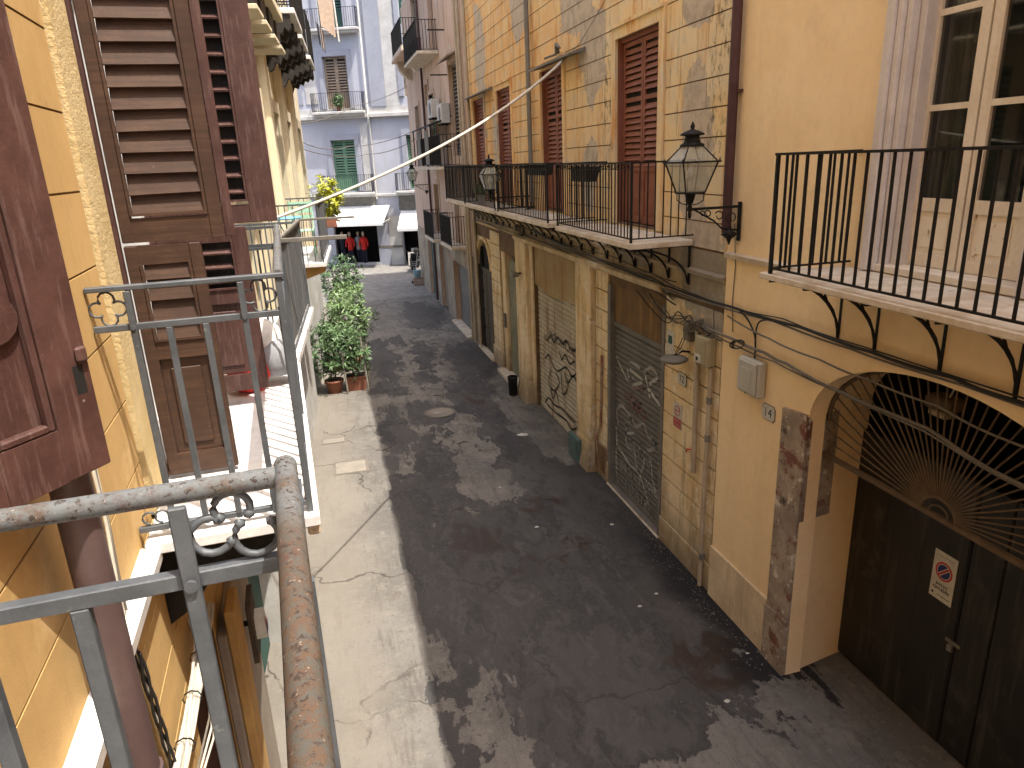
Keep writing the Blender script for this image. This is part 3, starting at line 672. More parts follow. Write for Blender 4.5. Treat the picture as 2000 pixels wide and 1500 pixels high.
for i, (a, b) in enumerate(UW):
    mid = (a + b) / 2; d_ = .0
    wood = 'wood_red' if i != 1 else 'wood_orange'
    part('reveal_frame', MB().box(a, a + .06, -.18, -.02, 4.78, 7.45), 'wood_red', r2); part('reveal_frame', MB().box(b - .02, b, -.18, -.02, 4.78, 7.45), 'wood_red', r2)
    part('lintel_frame', MB().box(a, b, -.18, -.06, 7.39, 7.449), 'wood_red', r2)
    for (p, q) in ((mid + .008, b - .04), (a + .09, mid - .008)):
        slats_leaf(r2, p, q, -.13, 4.80, 7.38, 'wood_red', panel=5.62, pitch=.088, frame=.062, individual=(i == 0), mid=6.55)
part('door_canopy', MB().hexa([(12.15, -.01, 7.50), (14.6, -.01, 7.50), (14.6, .30, 7.44), (12.15, .30, 7.44), (12.15, -.01, 7.56), (14.6, -.01, 7.56), (14.6, .30, 7.47), (12.15, .30, 7.47)]), 'zinc', r2)
part('door_canopy', MB().hexa([(18.9, -.01, 7.55), (21.6, -.01, 7.55), (21.6, .28, 7.49), (18.9, .28, 7.49), (18.9, -.01, 7.60), (21.6, -.01, 7.60), (21.6, .28, 7.52), (18.9, .28, 7.52)]), 'zinc', r2)
# ground floor
opsG = [(9.02, 11.08, 0, 3.74), (12.85, 15.72, 0, 3.98), (17.2, 18.9, 0, 3.45), (20.1, 22.0 - .12, 0, 3.62)]
part('ground_wall', wall_mb(7.445, 21.9, 0, 4.62, opsG, -.02, .3), 'joint', r2)
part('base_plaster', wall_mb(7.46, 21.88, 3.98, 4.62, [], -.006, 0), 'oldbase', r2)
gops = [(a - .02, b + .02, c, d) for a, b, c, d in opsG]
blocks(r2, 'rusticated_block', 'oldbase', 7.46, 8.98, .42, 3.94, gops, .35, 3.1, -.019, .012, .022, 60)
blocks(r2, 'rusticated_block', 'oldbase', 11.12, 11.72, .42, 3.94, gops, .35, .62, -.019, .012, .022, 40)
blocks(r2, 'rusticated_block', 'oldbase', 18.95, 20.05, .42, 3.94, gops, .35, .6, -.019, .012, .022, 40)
part('foot_block', MB().box(7.46, 9.0, -.019, .03, 0, .41, .01), 'oldbase', r2)
part('foot_block', MB().box(11.1, 11.74, -.019, .03, 0, .41, .01), 'oldbase', r2)
part('foot_block', MB().box(18.92, 20.08, -.019, .05, 0, .55, .01), 'oldbase', r2)
for a, b in ((11.76, 12.42), (16.0, 16.75)):
    part('pilaster', MB().box(a, b, -.019, .11, .55, 4.02, .015), 'oldbase', r2)
    part('pilaster_base', MB().hexa([(a - .1, -.019, 0), (b + .1, -.019, 0), (b + .1, .22, 0), (a - .1, .22, 0), (a - .03, -.019, .56), (b + .03, -.019, .56), (b + .03, .13, .56), (a - .03, .13, .56)]), 'oldbase', r2)
part('plain_plaster', MB().box(12.44, 12.83, -.019, .0, 0, 3.97), 'oldbase', r2)
part('plain_plaster', MB().box(15.74, 15.98, -.019, .02, 0, 3.97), 'oldbase', r2)
part('plain_plaster', MB().box(16.77, 17.18, -.019, .04, 0, 3.97), 'oldbase', r2)
m = MB(); m.side([(-.019, 3.90), (.10, 3.93), (.14, 3.98), (.14, 4.03), (-.019, 4.09)], 9.0, 17.0); part('ground_cornice', m, 'oldbase', r2)
m = MB(); m.side([(-.019, 4.28), (.05, 4.30), (.06, 4.35), (-.019, 4.38)], 7.46, 21.88); part('ground_cornice', m, 'oldbase', r2)
M['stained'] = surf('rust_stained_panel', (.42, .32, .17), (.34, .22, .10), 1.2, .8, 40, .4, .005, streak=((.26, .12, .03), .85, (4, 4, .5)), spots=[((.5, .42, .3), 2, .6, .7)])
# roller shutter with white graffiti
def roller(parent, a, b, z0, z1, w_, mat, pitch=.095, label=None, name='roller_shutter'):
    rs = part(name, MB().box(a, b, w_ - .03, w_ - .02, z0, z1), mat, parent, label)
    m = MB(); h = pitch * .5; m.side([(w_ - .019, -h), (w_ - .012, -h), (w_, -h * .6), (w_ + .004, 0), (w_, h * .6), (w_ - .012, h - .012), (w_ - .019, h - .012)], -(b - a) / 2, (b - a) / 2)
    me = m.mesh('shutter_slat', INFO[parent][0], (0, 0, 0), M[mat]); z = z0 + .16
    part('bottom_bar', MB().box(a, b, w_ - .019, w_ + .012, z0 + .01, z0 + .11, .004), mat, rs)
    while z < z1:
        inst('shutter_slat', me, rs, ((a + b) / 2, 0, z)); z += pitch
    return rs
rs = roller(r2, 9.10, 11.02, .02, 3.05, -.075, 'shutter_grey', label='dark grey roller shutter covered in white graffiti')
part('transom_panel', MB().box(9.08, 11.05, -.12, -.055, 3.10, 3.73), 'transom', r2)
part('transom_rail', MB().box(9.06, 11.06, -.10, -.045, 3.02, 3.10), 'shutter_grey', r2)
part('shutter_jamb', MB().box(11.02, 11.14, -.16, .02, 0, 3.74, .006), 'zinc', r2)
part('shutter_jamb', MB().box(9.0, 9.09, -.16, .015, 0, 3.74, .006), 'zinc', r2)
part('door_sill', MB().box(9.0, 11.1, -.2, .02, 0, .03, .006), 'zinc', r2); part('sill_edge', MB().box(9.0, 11.1, .021, .055, 0, .028, .006), 'marble_old', r2)
def strokes(parent, L, mat, w_, r_=.014):
    for s_ in L:
        m = MB()
        pts = []
        for i in range(len(s_) - 1):
            a = s_[max(i - 1, 0)]; b = s_[i]; c = s_[i + 1]; d = s_[min(i + 2, len(s_) - 1)]
            for k in range(5):
                t_ = k / 5
                pts.append(tuple(.5 * ((2 * b[j]) + (c[j] - a[j]) * t_ + (2 * a[j] - 5 * b[j] + 4 * c[j] - d[j]) * t_ ** 2 + (3 * b[j] - a[j] - 3 * c[j] + d[j]) * t_ ** 3) for j in (0, 1)))
        pts.append(s_[-1])
        for i in range(len(pts) - 1):
            (x0, y0), (x1, y1) = pts[i], pts[i + 1]; dx, dy = x1 - x0, y1 - y0; l = math.hypot(dx, dy) or 1; r2_ = r_ * random.uniform(.75, 1.2)
            nx, ny = -dy / l * r2_, dx / l * r2_; ex, ey = dx / l * r2_ * .5, dy / l * r2_ * .5
            m.add([(x0 + nx - ex, w_, y0 + ny - ey), (x1 + nx + ex, w_, y1 + ny + ey), (x1 - nx + ex, w_, y1 - ny + ey), (x0 - nx - ex, w_, y0 - ny - ey)], [(0, 1, 2, 3)])
        part('graffiti', m, mat, parent)
WHITE = [[(10.93, 2.47), (10.72, 2.32), (10.41, 2.17), (10.47, 2.36)], [(10.0, 2.53), (10.34, 2.53), (10.39, 2.41), (9.89, 2.34), (10.27, 2.17), (10.25, 2.28)], [(9.82, 2.54), (9.61, 2.15)], [(9.82, 2.53), (9.58, 2.64), (9.37, 2.55), (9.64, 2.3), (9.05, 2.07)], [(9.25, 2.4), (9.15, 2.39)], [(10.85, 1.25), (10.91, 1.48), (10.71, 1.65), (10.36, 1.59)], [(10.58, 1.37), (10.47, 1.36), (10.52, 1.21), (10.19, 1.33)], [(10.52, 1.21), (10.46, 1.0), (10.23, 1.02), (10.18, 1.14), (10.09, 0.85), (9.95, 0.71), (9.8, 0.87), (9.76, 1.16)], [(10.36, 1.47), (10.31, 1.58), (10.09, 1.49), (9.83, 1.62), (9.62, 1.47), (9.43, 1.52), (9.4, 1.37), (9.64, 1.23)], [(9.76, 1.11), (9.6, 0.98), (9.51, 1.14), (9.47, 0.87), (9.34, 0.64)], [(9.27, 1.15), (9.24, 1.02), (9.14, 0.98), (9.12, 0.79), (9.24, 0.61), (9.38, 0.64)], [(10.82, 0.16), (10.91, 0.25), (10.93, 0.71), (10.81, 0.81), (10.33, 0.69), (9.95, 0.68), (9.62, 0.36), (9.49, 0.25), (9.42, .14)], [(9.62, 0.33), (9.71, 0.16), (9.55, .14)], [(9.4, 1.42), (9.29, 1.5), (9.12, 1.49)], [(10.29, 1.17), (10.26, 1.13)], [(9.96, 1.14), (9.97, 1.02)], [(9.93, 1.26), (9.89, 1.26)], [(10.94, 1.16), (10.9, 0.83)]]
PINK = [[(10.6, 1.96), (10.54, 1.83), (10.32, 2.0), (10.37, 1.81), (10.11, 1.99), (10.2, 1.75), (9.95, 1.95), (10.09, 1.71), (9.84, 1.87), (9.78, 1.7)], [(10.32, 2.05), (9.86, 2.24), (9.95, 2.11)], [(10.54, 1.76), (10.31, 1.71), (10.1, 1.88), (9.89, 1.71), (9.69, 1.83)]]
strokes(rs, WHITE, 'graf', -.069, .027); strokes(rs, PINK, 'grafpink', -.067, .02)
for s_, sz, u, z, wd in (('HNGOBI', .27, 10.38, .52, .95), ('HNGOBI', .27, 10.37, .525, .95), ('POATO', .27, 10.02, .24, 1.0), ('POATO', .27, 10.01, .245, 1.0), ('YOVES', .22, 9.48, .62, .5)):
    part('graffiti', letters(s_, sz, u, -.066, z, wd), 'graf', rs)
rt = roller(r2, 12.88, 15.70, .02, 2.95, -.10, 'shutter_tan', pitch=.11, label='rusty tan roller shutter with black graffiti')
m = MB(); m.prism([(12.86, 3.02), (13.6, 2.98), (14.6, 2.90), (15.72, 3.02), (15.72, 3.97), (12.86, 3.97)], -.12, -.04); part('stained_panel', m, 'stained', r2)
BLACK = [[(15.2, 1.89), (15.07, 1.79), (14.79, 1.98), (14.55, 1.87), (14.29, 2.05), (13.93, 1.98), (13.7, 2.11), (13.37, 2.0), (13.04, 2.08)], [(15.25, 1.32), (14.96, 1.48), (14.71, 1.33), (14.33, 1.27), (13.72, 1.52), (13.39, 1.41), (13.06, 1.58)], [(14.86, 1.12), (15.02, 0.77), (14.62, 0.72), (14.23, 1.01), (14.46, 1.19)], [(14.09, 1.3), (13.99, 0.83), (13.63, 1.11), (13.85, 1.36)], [(13.62, 1.19), (13.28, 1.44), (12.96, 1.27), (12.95, 0.87)], [(15.2, 0.2), (14.66, 0.2), (14.27, 0.23), (13.78, 0.28), (13.44, 0.2), (13.1, 0.36)], [(15.34, 0.2), (15.04, 0.41), (14.65, 0.37), (14.13, 0.45), (13.66, 0.44), (13.21, 0.44)],
         [(14.9, .72), (14.7, .5), (14.5, .74), (14.3, .52)], [(14.2, 1.75), (14.0, 1.62), (13.8, 1.78), (13.5, 1.66), (13.2, 1.8)]]
strokes(rt, BLACK, 'grafblack', -.092, .024)
part('graffiti', letters('ROOMCHL', .28, 14.0, -.090, 1.98, 1.7), 'grafblack', rt)
# green arched door
part('door_back', MB().box(17.1, 19.0, -.9, -.28, 0, 3.5), 'room', r2)
part('recess_wall', MB().box(17.21, 17.3, -.27, -.021, 0, 3.44), 'oldbase', r2); part('recess_wall', MB().box(18.5, 18.89, -.27, -.021, 0, 3.44), 'oldbase', r2)
M['palegreen'] = surf('cracked_grey_green_paint', (.26, .25, .17), (.18, .175, .12), 2, .75, spots=[((.10, .095, .06), 5, .6, .68), ((.38, .36, .27), 7, .62, .7)])
def arch_door(parent, a, b, zs, zt, w_, mat, name='arched_door', th=.05):
    c_ = (a + b) / 2; h_ = (b - a) / 2
    pts = [(a, 0.03), (b, .03)] + [(c_ + h_ * math.cos(t_), zs + (zt - zs) * math.sin(t_)) for t_ in [math.pi * i / 14 for i in range(15)]]
    return part(name, MB().prism(pts, w_, w_ + th), mat, parent)
gd = arch_door(r2, 17.45, 18.48, 2.75, 3.30, -.15, 'palegreen')
for k in range(3): part('door_moulding', MB().box(17.62, 18.30, -.099, -.088, .35 + k * .85, .95 + k * .85, .004), 'palegreen', gd)
part('letter_slot', MB().box(18.56, 18.72, -.02, .03, 1.35, 1.75, .01), 'cable_grey', r2)
part('door_step', MB().box(17.1, 18.95, -.27, .22, 0, .11, .01), 'marble_old', r2)
# tall arched wooden door with its iron lunette
part('door_back', MB().box(20.0, 21.89, -.9, -.29, 0, 3.7), 'dark', r2)
ad = arch_door(r2, 20.15, 21.82, 2.7, 3.50, -.14, 'room', th=.03)
M['oldwood'] = surf('grey_brown_old_door', (.13, .105, .075), (.085, .068, .05), 3, .8, 60, .5, .004, grain=(20, 20, 1.5))
for i in range(2):
    a = 20.17 + i * .83
    l_ = part('door_leaf', MB().box(a, a + .81, -.109, -.07, .05, 2.55), 'oldwood', ad)
    for k in range(4): part('lattice', MB().box(a + .08, a + .73, -.069, -.055, .2 + k * .58, .68 + k * .58, .006), 'oldwood', l_)
part('lunette_bar', MB().box(20.14, 21.84, -.109, -.05, 2.56, 2.66), 'oldwood', ad)
for k in range(7): part('lunette_bar', MB().box(20.3 + k * .23, 20.325 + k * .23, -.10, -.085, 2.66, 3.3), 'iron', ad)
m = MB(); m.tube([(21.0 + .93 * math.cos(t_), .0, 2.72 + .88 * math.sin(t_)) for t_ in [math.pi * i / 14 for i in range(15)]], .06, 6); part('arch_moulding', m, 'oldbase', r2)
for a, b in ((20.105, 20.5), (21.5, 21.875)):
    e = a if a < 21 else b
    m = MB(); pts = [(21.0 + .86 * math.cos(t_), 2.72 + .80 * math.sin(t_)) for t_ in [math.pi / 2 + (math.pi / 2 * i / 8) * (1 if a < 21 else -1) for i in range(9)]]
    pts += [(e, 2.72), (e, 3.615), (21.0, 3.615)]; m.prism(pts, -.26, -.0195); part('arch_spandrel', m, 'oldbase', r2)
part('door_sill', MB().box(20.0, 22.0, -.25, .12, 0, .05, .006), 'marble_old', r2)
# balconies
for (a, b, lab) in ((8.30, 11.22, 'nearest balcony of the orange house'), (11.75, 15.35, 'middle balcony of the orange house'), (15.62, 19.0, 'third balcony of the orange house'), (19.08, 21.95, 'farthest balcony of the orange house')):
    bb = part('balcony', MB().box(a - .06, b + .04, .037, .90, 4.66, 4.735, .008), 'marble_old', r2, lab)
    railing(bb, a, b, .865, 4.737, .97, .105, .0085, 'iron', .018, ring=True)
    n = max(2, round((b - a) / .62))
    for i in range(n + 1): bracket(bb, a + .06 + (b - a - .12) * i / n, .84, 4.658, .50, strut=False, th=.014)
for (u, top) in ((15.3, 9.9), (21.6, 12.5)):
    part('downpipe', MB().tube([(u, .10, 13.9), (u, .10, 5.6), (u, .10, 4.9)], .05, 8), 'pvc' if u > 20 else 'zinc', r2)
part('downpipe', MB().tube([(21.75, .08, 4.6), (21.75, .08, .1)], .05, 8), 'pvc', r2)

# ================================================================ RIGHT: far pink house
r3 = thing('pink_house', 'tall faded pink house beyond the orange one with stacked balconies and air conditioners', 'house', FR, (0, 21.95, 0))
H3 = 12.6
ops3 = [(23.3, 26.1, 0, 2.35), (27.7, 29.3, 0, 2.6), (31.0, 32.6, 0, 2.7), (23.1, 24.6, 6.0, 8.8), (28.0, 29.3, 5.75, 8.3), (32.2, 33.4, 5.75, 8.2), (29.3, 30.1, 8.0, 8.75), (24.1, 25.0, 2.95, 4.6), (28.3, 29.5, 3.1, 5.0), (26.8, 27.9, 9.4, 11.6), (31, 32.3, 10.2, 12.2)]
part('wall', wall_mb(21.95, 36, 0, H3, ops3, .06, .22), 'pink', r3)
body(r3, 21.95, 36, H3, 'dark')
M['lowpink'] = surf('dirty_ground_render', (.42, .35, .26), (.30, .24, .17), 1.3, .9, 30, .8, .01, streak=((.12, .09, .06), .8, (4, 4, .6)), spots=[((.42, .14, .10), 1.1, .60, .66)])
part('ground_render', wall_mb(22.0, 35.95, 0, 2.9, ops3[:3], .075, 0), 'lowpink', r3)
roller(r3, 23.32, 26.08, .02, 2.33, -.12, 'shutter_grey', pitch=.12, label='narrow grey roller shutter')
part('door_sill', MB().box(23.2, 26.2, -.1, .25, 0, .06, .006), 'marble_old', r3)
arch_door(r3, 27.72, 29.28, 2.58, 2.6, -.12, 'tan_shutter', 'plank_door'); arch_door(r3, 31.02, 32.58, 2.68, 2.7, -.12, 'darkgreen', 'plank_door')
for a, b, c, d in ops3[3:]:
    mt = 'darkgreen' if a > 30 else ('zinc' if a == 23.1 else 'green' if a in (28.0,) else 'tan_shutter')
    mt = 'cable_grey' if a == 23.1 else mt
    slats_leaf(r3, a + .02, (a + b) / 2, -.08, c + .03, d - .03, mt, pitch=.12, individual=False); slats_leaf(r3, (a + b) / 2 + .01, b - .02, -.08, c + .03, d - .03, mt, pitch=.12, individual=False)
    part('window_surround', MB().prism([(a - .14, c), (a, c), (a, d), (b, d), (b, c), (b + .14, c), (b + .14, d + .14), (a - .14, d + .14)], .0605, .10), 'pink', r3)
for (a, b, z, wd, step, lab) in ((23.4, 28.9, 5.68, .72, .12, 'long middle balcony of the pink house'), (26.6, 28.9, 3.05, .66, .10, 'low balcony of the pink house'), (23.4, 25.6, 3.1, .55, .10, 'small low balcony of the pink house'), (26.4, 30.2, 9.5, .78, .11, 'high balcony of the pink house'), (30.6, 34.2, 10.3, .78, .11, 'highest balcony of the pink house')):
    bb = part('balcony', MB().box(a, b, .062, wd + .03, z - .1, z, .01), 'marble_old', r3, lab)
    railing(bb, a + .04, b - .04, wd, z, .98, step, .011, 'iron', .018)
part('balcony_roof', MB().hexa([(24.6, .06, 7.25), (29.2, .06, 7.25), (29.2, .85, 6.95), (24.6, .85, 6.95), (24.6, .06, 7.30), (29.2, .06, 7.30), (29.2, .85, 7.0), (24.6, .85, 7.0)]), 'iron', r3)
for u in (24.7, 26.9, 29.1): part('roof_post', MB().box(u - .02, u + .02, .78, .82, 5.7, 6.98), 'iron', r3)
for u in (25.5, 27.5): part('hanging_blind', MB().box(u, u + .9, .76, .775, 5.75, 6.9), 'cable_grey', r3)
m = MB(); pts = [(.062, 9.35), (.45, 9.35), (.75, 9.45), (.78, 9.55), (.80, 10.2), (.062, 10.2)]
for u in (30.8, 33.6): part('balcony_corbel', MB().side([(.062, 9.3), (.30, 9.38), (.62, 9.75), (.72, 10.19), (.062, 10.19)], u, u + .45), 'marble_old', r3)
part('slab_rim', MB().box(30.5, 34.3, .05, .85, 10.05, 10.19, .03), 'pink', r3)
for u in (22.3, 22.7, 30.3): part('downpipe', MB().tube([(u, .14, 12.3), (u, .14, .1)], .05, 8), 'pvc' if u < 23 else 'pipe_brown', r3)
for z in (6.3, 8.55, 9.9): part('iron_arm', MB().box(25.0, 25.04, .06, .62, z, z + .04), 'iron', r3)
part('door_canopy', MB().hexa([(22.95, .06, 9.0), (24.9, .06, 9.0), (24.9, .42, 8.85), (22.95, .42, 8.85), (22.95, .06, 9.05), (24.9, .06, 9.05), (24.9, .42, 8.9), (22.95, .42, 8.9)]), 'tan_shutter', r3)
part('meter_cupboard', MB().box(22.55, 22.95, .062, .16, .7, 1.7, .01), 'cable_grey', r3)

# ================================================================ FAR: pale house closing the street
gh = thing('pale_grey_house', 'pale lavender-grey house closing the far end of the street with green and tan shutters', 'house', FG, (0, 0, 0))
gops = [(-.82, .56, 9.0, 11.75), (-.85, .55, 4.42, 7.28), (-.8, .6, 13.2, 15.9), (3.66, 5.0, 4.42, 7.4), (3.75, 4.95, 9.5, 11.1), (3.8, 4.95, 13.2, 15.6), (-1.3, 1.42, 0, 2.75), (2.95, 4.9, 0, 2.75),
        (-6.2, -4.8, 4.42, 7.28), (-6.2, -4.8, 9.0, 11.75), (8.6, 10, 4.42, 7.28), (8.6, 10, 9.0, 11.7)]
part('wall', wall_mb(-16, 22, 0, 19, gops, 0, .3), 'greybuild', gh)
part('roof', MB().box(-16, 22, -9, .2, 19, 19.3), 'marble_old', gh); part('house_body', MB().box(-16, 22, -9, -1.6, 0, 19), 'dark', gh)
for (a, b, z0, z1) in ((-16, 1.5, 8.45, 8.66), (1.62, 22, 8.45, 8.66)): part('string_course', MB().box(a, b, .001, .26, z0, z1, .02), 'greytrim', gh)
part('string_band', MB().box(-16, 22, .001, .06, 8.66, 9.0), 'greytrim', gh)
part('low_cornice', MB().box(-16, 22, .001, .16, 4.05, 4.2, .02), 'greytrim', gh)
part('pilaster', MB().box(1.78, 2.65, .001, .10, 9.01, 18.9), 'lilac', gh)
part('wall_panel', MB().box(2.66, 3.45, .001, .05, 9.01, 18.9), 'greytrim', gh)
part('wall_panel', MB().box(-3.1, -2.25, .001, .05, 9.3, 12.9), 'lilac', gh)
part('wall_panel', MB().box(-2.05, -1.35, .001, .04, 9.3, 12.9), 'greytrim', gh)
part('wall_panel', MB().box(.95, 1.4, .001, .05, 4.4, 8.2), 'greytrim', gh)
for (a, b, c, d), mt in zip(gops[:6] + gops[8:], ('tan_shutter', 'green', 'darkgreen', 'green', 'tan_shutter', 'darkgreen', 'green', 'tan_shutter', 'green', 'tan_shutter')):
    part('window_surround', MB().prism([(a - .28, c), (a - .02, c), (a - .02, d + .02), (b + .02, d + .02), (b + .02, c), (b + .28, c), (b + .28, d + .34), (a - .28, d + .34)], .001, .12), 'lilac', gh)
    pn = c + (d - c) * .33
    for p, q in ((a + .02, (a + b) / 2 - .005), ((a + b) / 2 + .005, b - .02)):
        slats_leaf(gh, p, q, -.16, c + .02, d - .02, mt, panel=pn if d - c > 2 else None, pitch=.15, frame=.09, individual=False, open_=25)
for (a, b, z, ring_, lab) in ((-1.55, 1.42, 8.82, False, 'middle balcony with a green plant'), (-1.5, 1.5, 4.32, False, 'lowest balcony over the shop'), (-1.4, 1.5, 13.12, False, 'top balcony'), (2.95, 5.7, 4.32, False, 'lowest balcony at the right'), (-7, -4.2, 4.32, False, 'balcony at the left')):
    bb = part('balcony', MB().box(a - .05, b + .05, .262 if z < 9 and z > 8 else .162 if z < 5 else .122, .62, z - .13, z, .02), 'greytrim', gh, lab)
    part('balcony_underside', MB().flatz([(a + .2, .001), (b - .2, .001), (b, .5), (a, .5)], z - .24, z - .131), 'greytrim', bb)
    railing(bb, a, b, .58, z, 1.0, .125, .011, 'iron', .02)
part('downpipe', MB().tube([(1.56, .16, 18.5), (1.56, .16, 8.7), (1.56, .30, 8.5), (1.57, .12, 8.2), (1.6, .12, 3.9)], .055, 8), 'ac', gh)
# shop
sh = part('shop_front', MB().box(-1.3, 1.42, -1.55, -1.5, 0, 2.75), 'dark', gh)
part('shop_wall', MB().box(-1.31, -1.29, -1.5, -.301, 0, 2.75), 'dark', sh); part('shop_wall', MB().box(1.41, 1.43, -1.5, -.301, 0, 2.75), 'dark', sh)
part('shop_step', MB().box(-1.4, 1.5, -.3, .15, 0, .14, .01), 'greytrim', sh)
part('stone_pier', MB().box(1.43, 2.15, .001, .12, 0, 2.8), 'lilac', gh)
part('stone_pier', MB().box(2.16, 2.9, .001, .09, 0, 2.8), 'greytrim', gh); part('pier_stripe', MB().box(1.42, 2.92, .121, .135, 1.02, 1.16), 'cable_grey', gh)
part('shadow_band', MB().box(-1.45, 1.5, .001, .10, 3.52, 4.04), 'zinc', gh); part('shadow_band', MB().box(2.9, 5.6, .001, .10, 3.2, 4.04), 'zinc', gh)  # grey bands stand in for the shadow above the awnings
M['lowgrey'] = surf('pale_stone_base', (.55, .54, .50), (.44, .42, .38), .9)
part('base_render', wall_mb(2.16, 22, 0, 2.9, [(2.95, 4.9, 0, 2.75)], .05, .02), 'lowgrey', gh)
aw = thing('shop_awning', 'white cloth awning stretched over the dark clothes shop at the end of the street', 'awning', FG, (.5, 0, 3.4))
m = MB(); m.hexa([(-1.5, .14, 3.50), (2.35, .14, 3.50), (2.35, 1.9, 2.62), (-1.5, 1.9, 2.62), (-1.5, .14, 3.53), (2.35, .14, 3.53), (2.35, 1.9, 2.65), (-1.5, 1.9, 2.65)]); part('canopy', m, 'white_cloth', aw)
part('valance', MB().box(-1.5, 2.35, 1.90, 1.92, 2.50, 2.65), 'white_cloth', aw)
for u in (-1.45, 2.3): part('arm', MB().tube([(u, .12, 2.75), (u, 1.85, 2.63)], .02, 6), 'ac', aw)
aw = thing('side_awning', 'white cloth awning right of the stone pier, half hidden by the pink house corner', 'awning', FG, (4, 0, 3))
m = MB(); m.hexa([(3.0, .14, 3.15), (5.2, .14, 3.15), (5.2, 1.3, 2.2), (3.0, 1.3, 2.2), (3.0, .14, 3.18), (5.2, .14, 3.18), (5.2, 1.3, 2.23), (3.0, 1.3, 2.23)]); part('canopy', m, 'white_cloth', aw)
part('valance', MB().box(3, 5.2, 1.3, 1.32, 2.08, 2.23), 'white_cloth', aw)
def mannequin(u, w_, col_, lab):
    t_ = thing('shop_mannequin', lab, 'mannequin', FG, (u, w_, .14), 'mannequins in the shop window')
    m = MB(); m.lathe((u, w_, .14), [(.14, 0), (.14, .03), (.02, .05), (.02, .75)], 10); part('stand', m, 'iron', t_)
    m = MB(); m.lathe((u, w_, 0), [(.02, .88), (.15, .92), (.17, 1.05), (.14, 1.25), (.19, 1.48), (.20, 1.60), (.14, 1.68), (.05, 1.71)], 12)
    for s_ in (-1, 1): m.tube([(u + s_ * .18, w_, 1.60), (u + s_ * .25, w_ + .02, 1.35), (u + s_ * .26, w_ + .06, 1.12)], .055, 7, r2=.045)
    part('top', m, col_, t_)
    m = MB()
    for s_ in (-1, 1): m.tube([(u + s_ * .08, w_, .92), (u + s_ * .09, w_, .55), (u + s_ * .09, w_, .2)], .085, 7, r2=.05)
    part('trousers', m, 'clothdark', t_)
    m = MB(); m.lathe((u, w_, 0), [(.045, 1.70), (.045, 1.76), (.075, 1.80), (.09, 1.88), (.08, 1.97), (.03, 2.02), (.001, 2.025)], 10); part('head', m, 'skin', t_)
mannequin(-.42, -.15, 'clothred', 'mannequin in a red top left in the shop entrance'); mannequin(.45, -.10, 'clothred', 'mannequin in a red jacket right in the shop entrance')
mannequin(.05, -.35, 'clothgrey', 'mannequin in grey between the two red ones'); mannequin(-.95, -.3, 'clothdark', 'mannequin in dark clothes at the left edge of the shop')

# ================================================================ LEFT: near ochre house
l1 = thing('ochre_house', 'ochre-yellow house on the left with maroon shutters and grey iron balconies', 'house', FL, (0, 0, 0))
lops = [(.10, 1.35, 4.30, 7.35), (3.66, 4.86, 4.30, 7.35), (3.35, 4.25, 0, 3.1), (.2, 1.8, 0, 3.1)]
part('wall', wall_mb(-14, 5.9, 0, 14, lops, 0, .2), 'groove', l1)
part('roof', MB().box(-14, 5.9, -9, 0, 14, 14.25), 'marble_old', l1); part('house_body', MB().box(-14, 5.9, -9, -1.5, 0, 14), 'dark', l1)
part('end_wall', MB().box(5.6, 5.9, -1.5, -.001, 0, 14), 'yellow', l1)
for a in (.7, 4.26): part('dark_room', MB().box(a - .9, a + .9, -1.49, -1.4, 4.2, 7.5), 'room', l1)
lo2 = [(.08, 1.37, 4.25, 7.40), (3.33, 5.16, 4.25, 7.65), (3.33, 4.27, 0, 3.12), (.18, 1.82, 0, 3.12)]
blocks(l1, 'plaster_course', 'yellow', -3, 5.88, .047, 8.75, lo2, .30, 2.9, .001, .006, .009, 280, .0015)
part('upper_plaster', MB().box(-14, 5.89, .001, .006, 8.76, 13.95), 'yellow', l1); part('rear_plaster', MB().box(-14, -3.01, .001, .006, 0, 8.75), 'yellow', l1)
for (a, b, p, q) in ((3.34, 3.64, 4.87, 5.15),):
    part('door_band', MB().prism([(a, 4.27), (b, 4.27), (b, 7.36), (p, 7.36), (p, 4.27), (q, 4.27), (q, 7.64), (a, 7.64)], .001, .028), 'yellow_rough', l1)
    part('door_frame', MB().box(b + .02, b + .065, -.19, .04, 4.31, 7.33), 'wood_purple', l1); part('door_frame', MB().box(p - .065, p - .02, -.19, .04, 4.31, 7.33), 'wood_purple', l1)
    part('inner_frame', MB().box(b + .066, b + .16, -.19, -.02, 4.31, 7.33), 'white', l1)
    part('inner_frame', MB().box(p - .16, p - .066, -.19, -.02, 4.31, 7.33), 'white', l1)
    part('door_sill', MB().box(b + .0, p, -.2, .0, 4.29, 4.315), 'marble', l1)
m = MB(); m.side([(.0065, 4.20), (.085, 4.20), (.09, 4.255), (.0065, 4.262)], 1.05, 3.02); part('marble_string', m, 'marble', l1)
m = MB(); m.side([(.0065, 4.20), (.085, 4.20), (.09, 4.255), (.0065, 4.262)], -8, -2.0); part('marble_string', m, 'marble', l1)
# ground-floor doorway surround seen through my railing
M['greige'] = surf('grey_beige_plinth', (.34, .29, .24), (.27, .23, .19), 2, .9, 30, .7, .008)
part('plinth', MB().box(4.27, 5.88, .0065, .07, 0, 2.9, .01), 'greige', l1)
part('door_pilaster', MB().box(4.3, 4.62, .071, .14, 0, 3.05, .01), 'ochre_corbel', l1)
part('brown_door', MB().box(3.36, 4.24, -.18, -.12, 0, 3.08), 'wood_purple', l1)
part('ground_doorway', MB().box(.22, 1.78, -.18, -.12, 0, 3.08), 'wood_purple', l1)

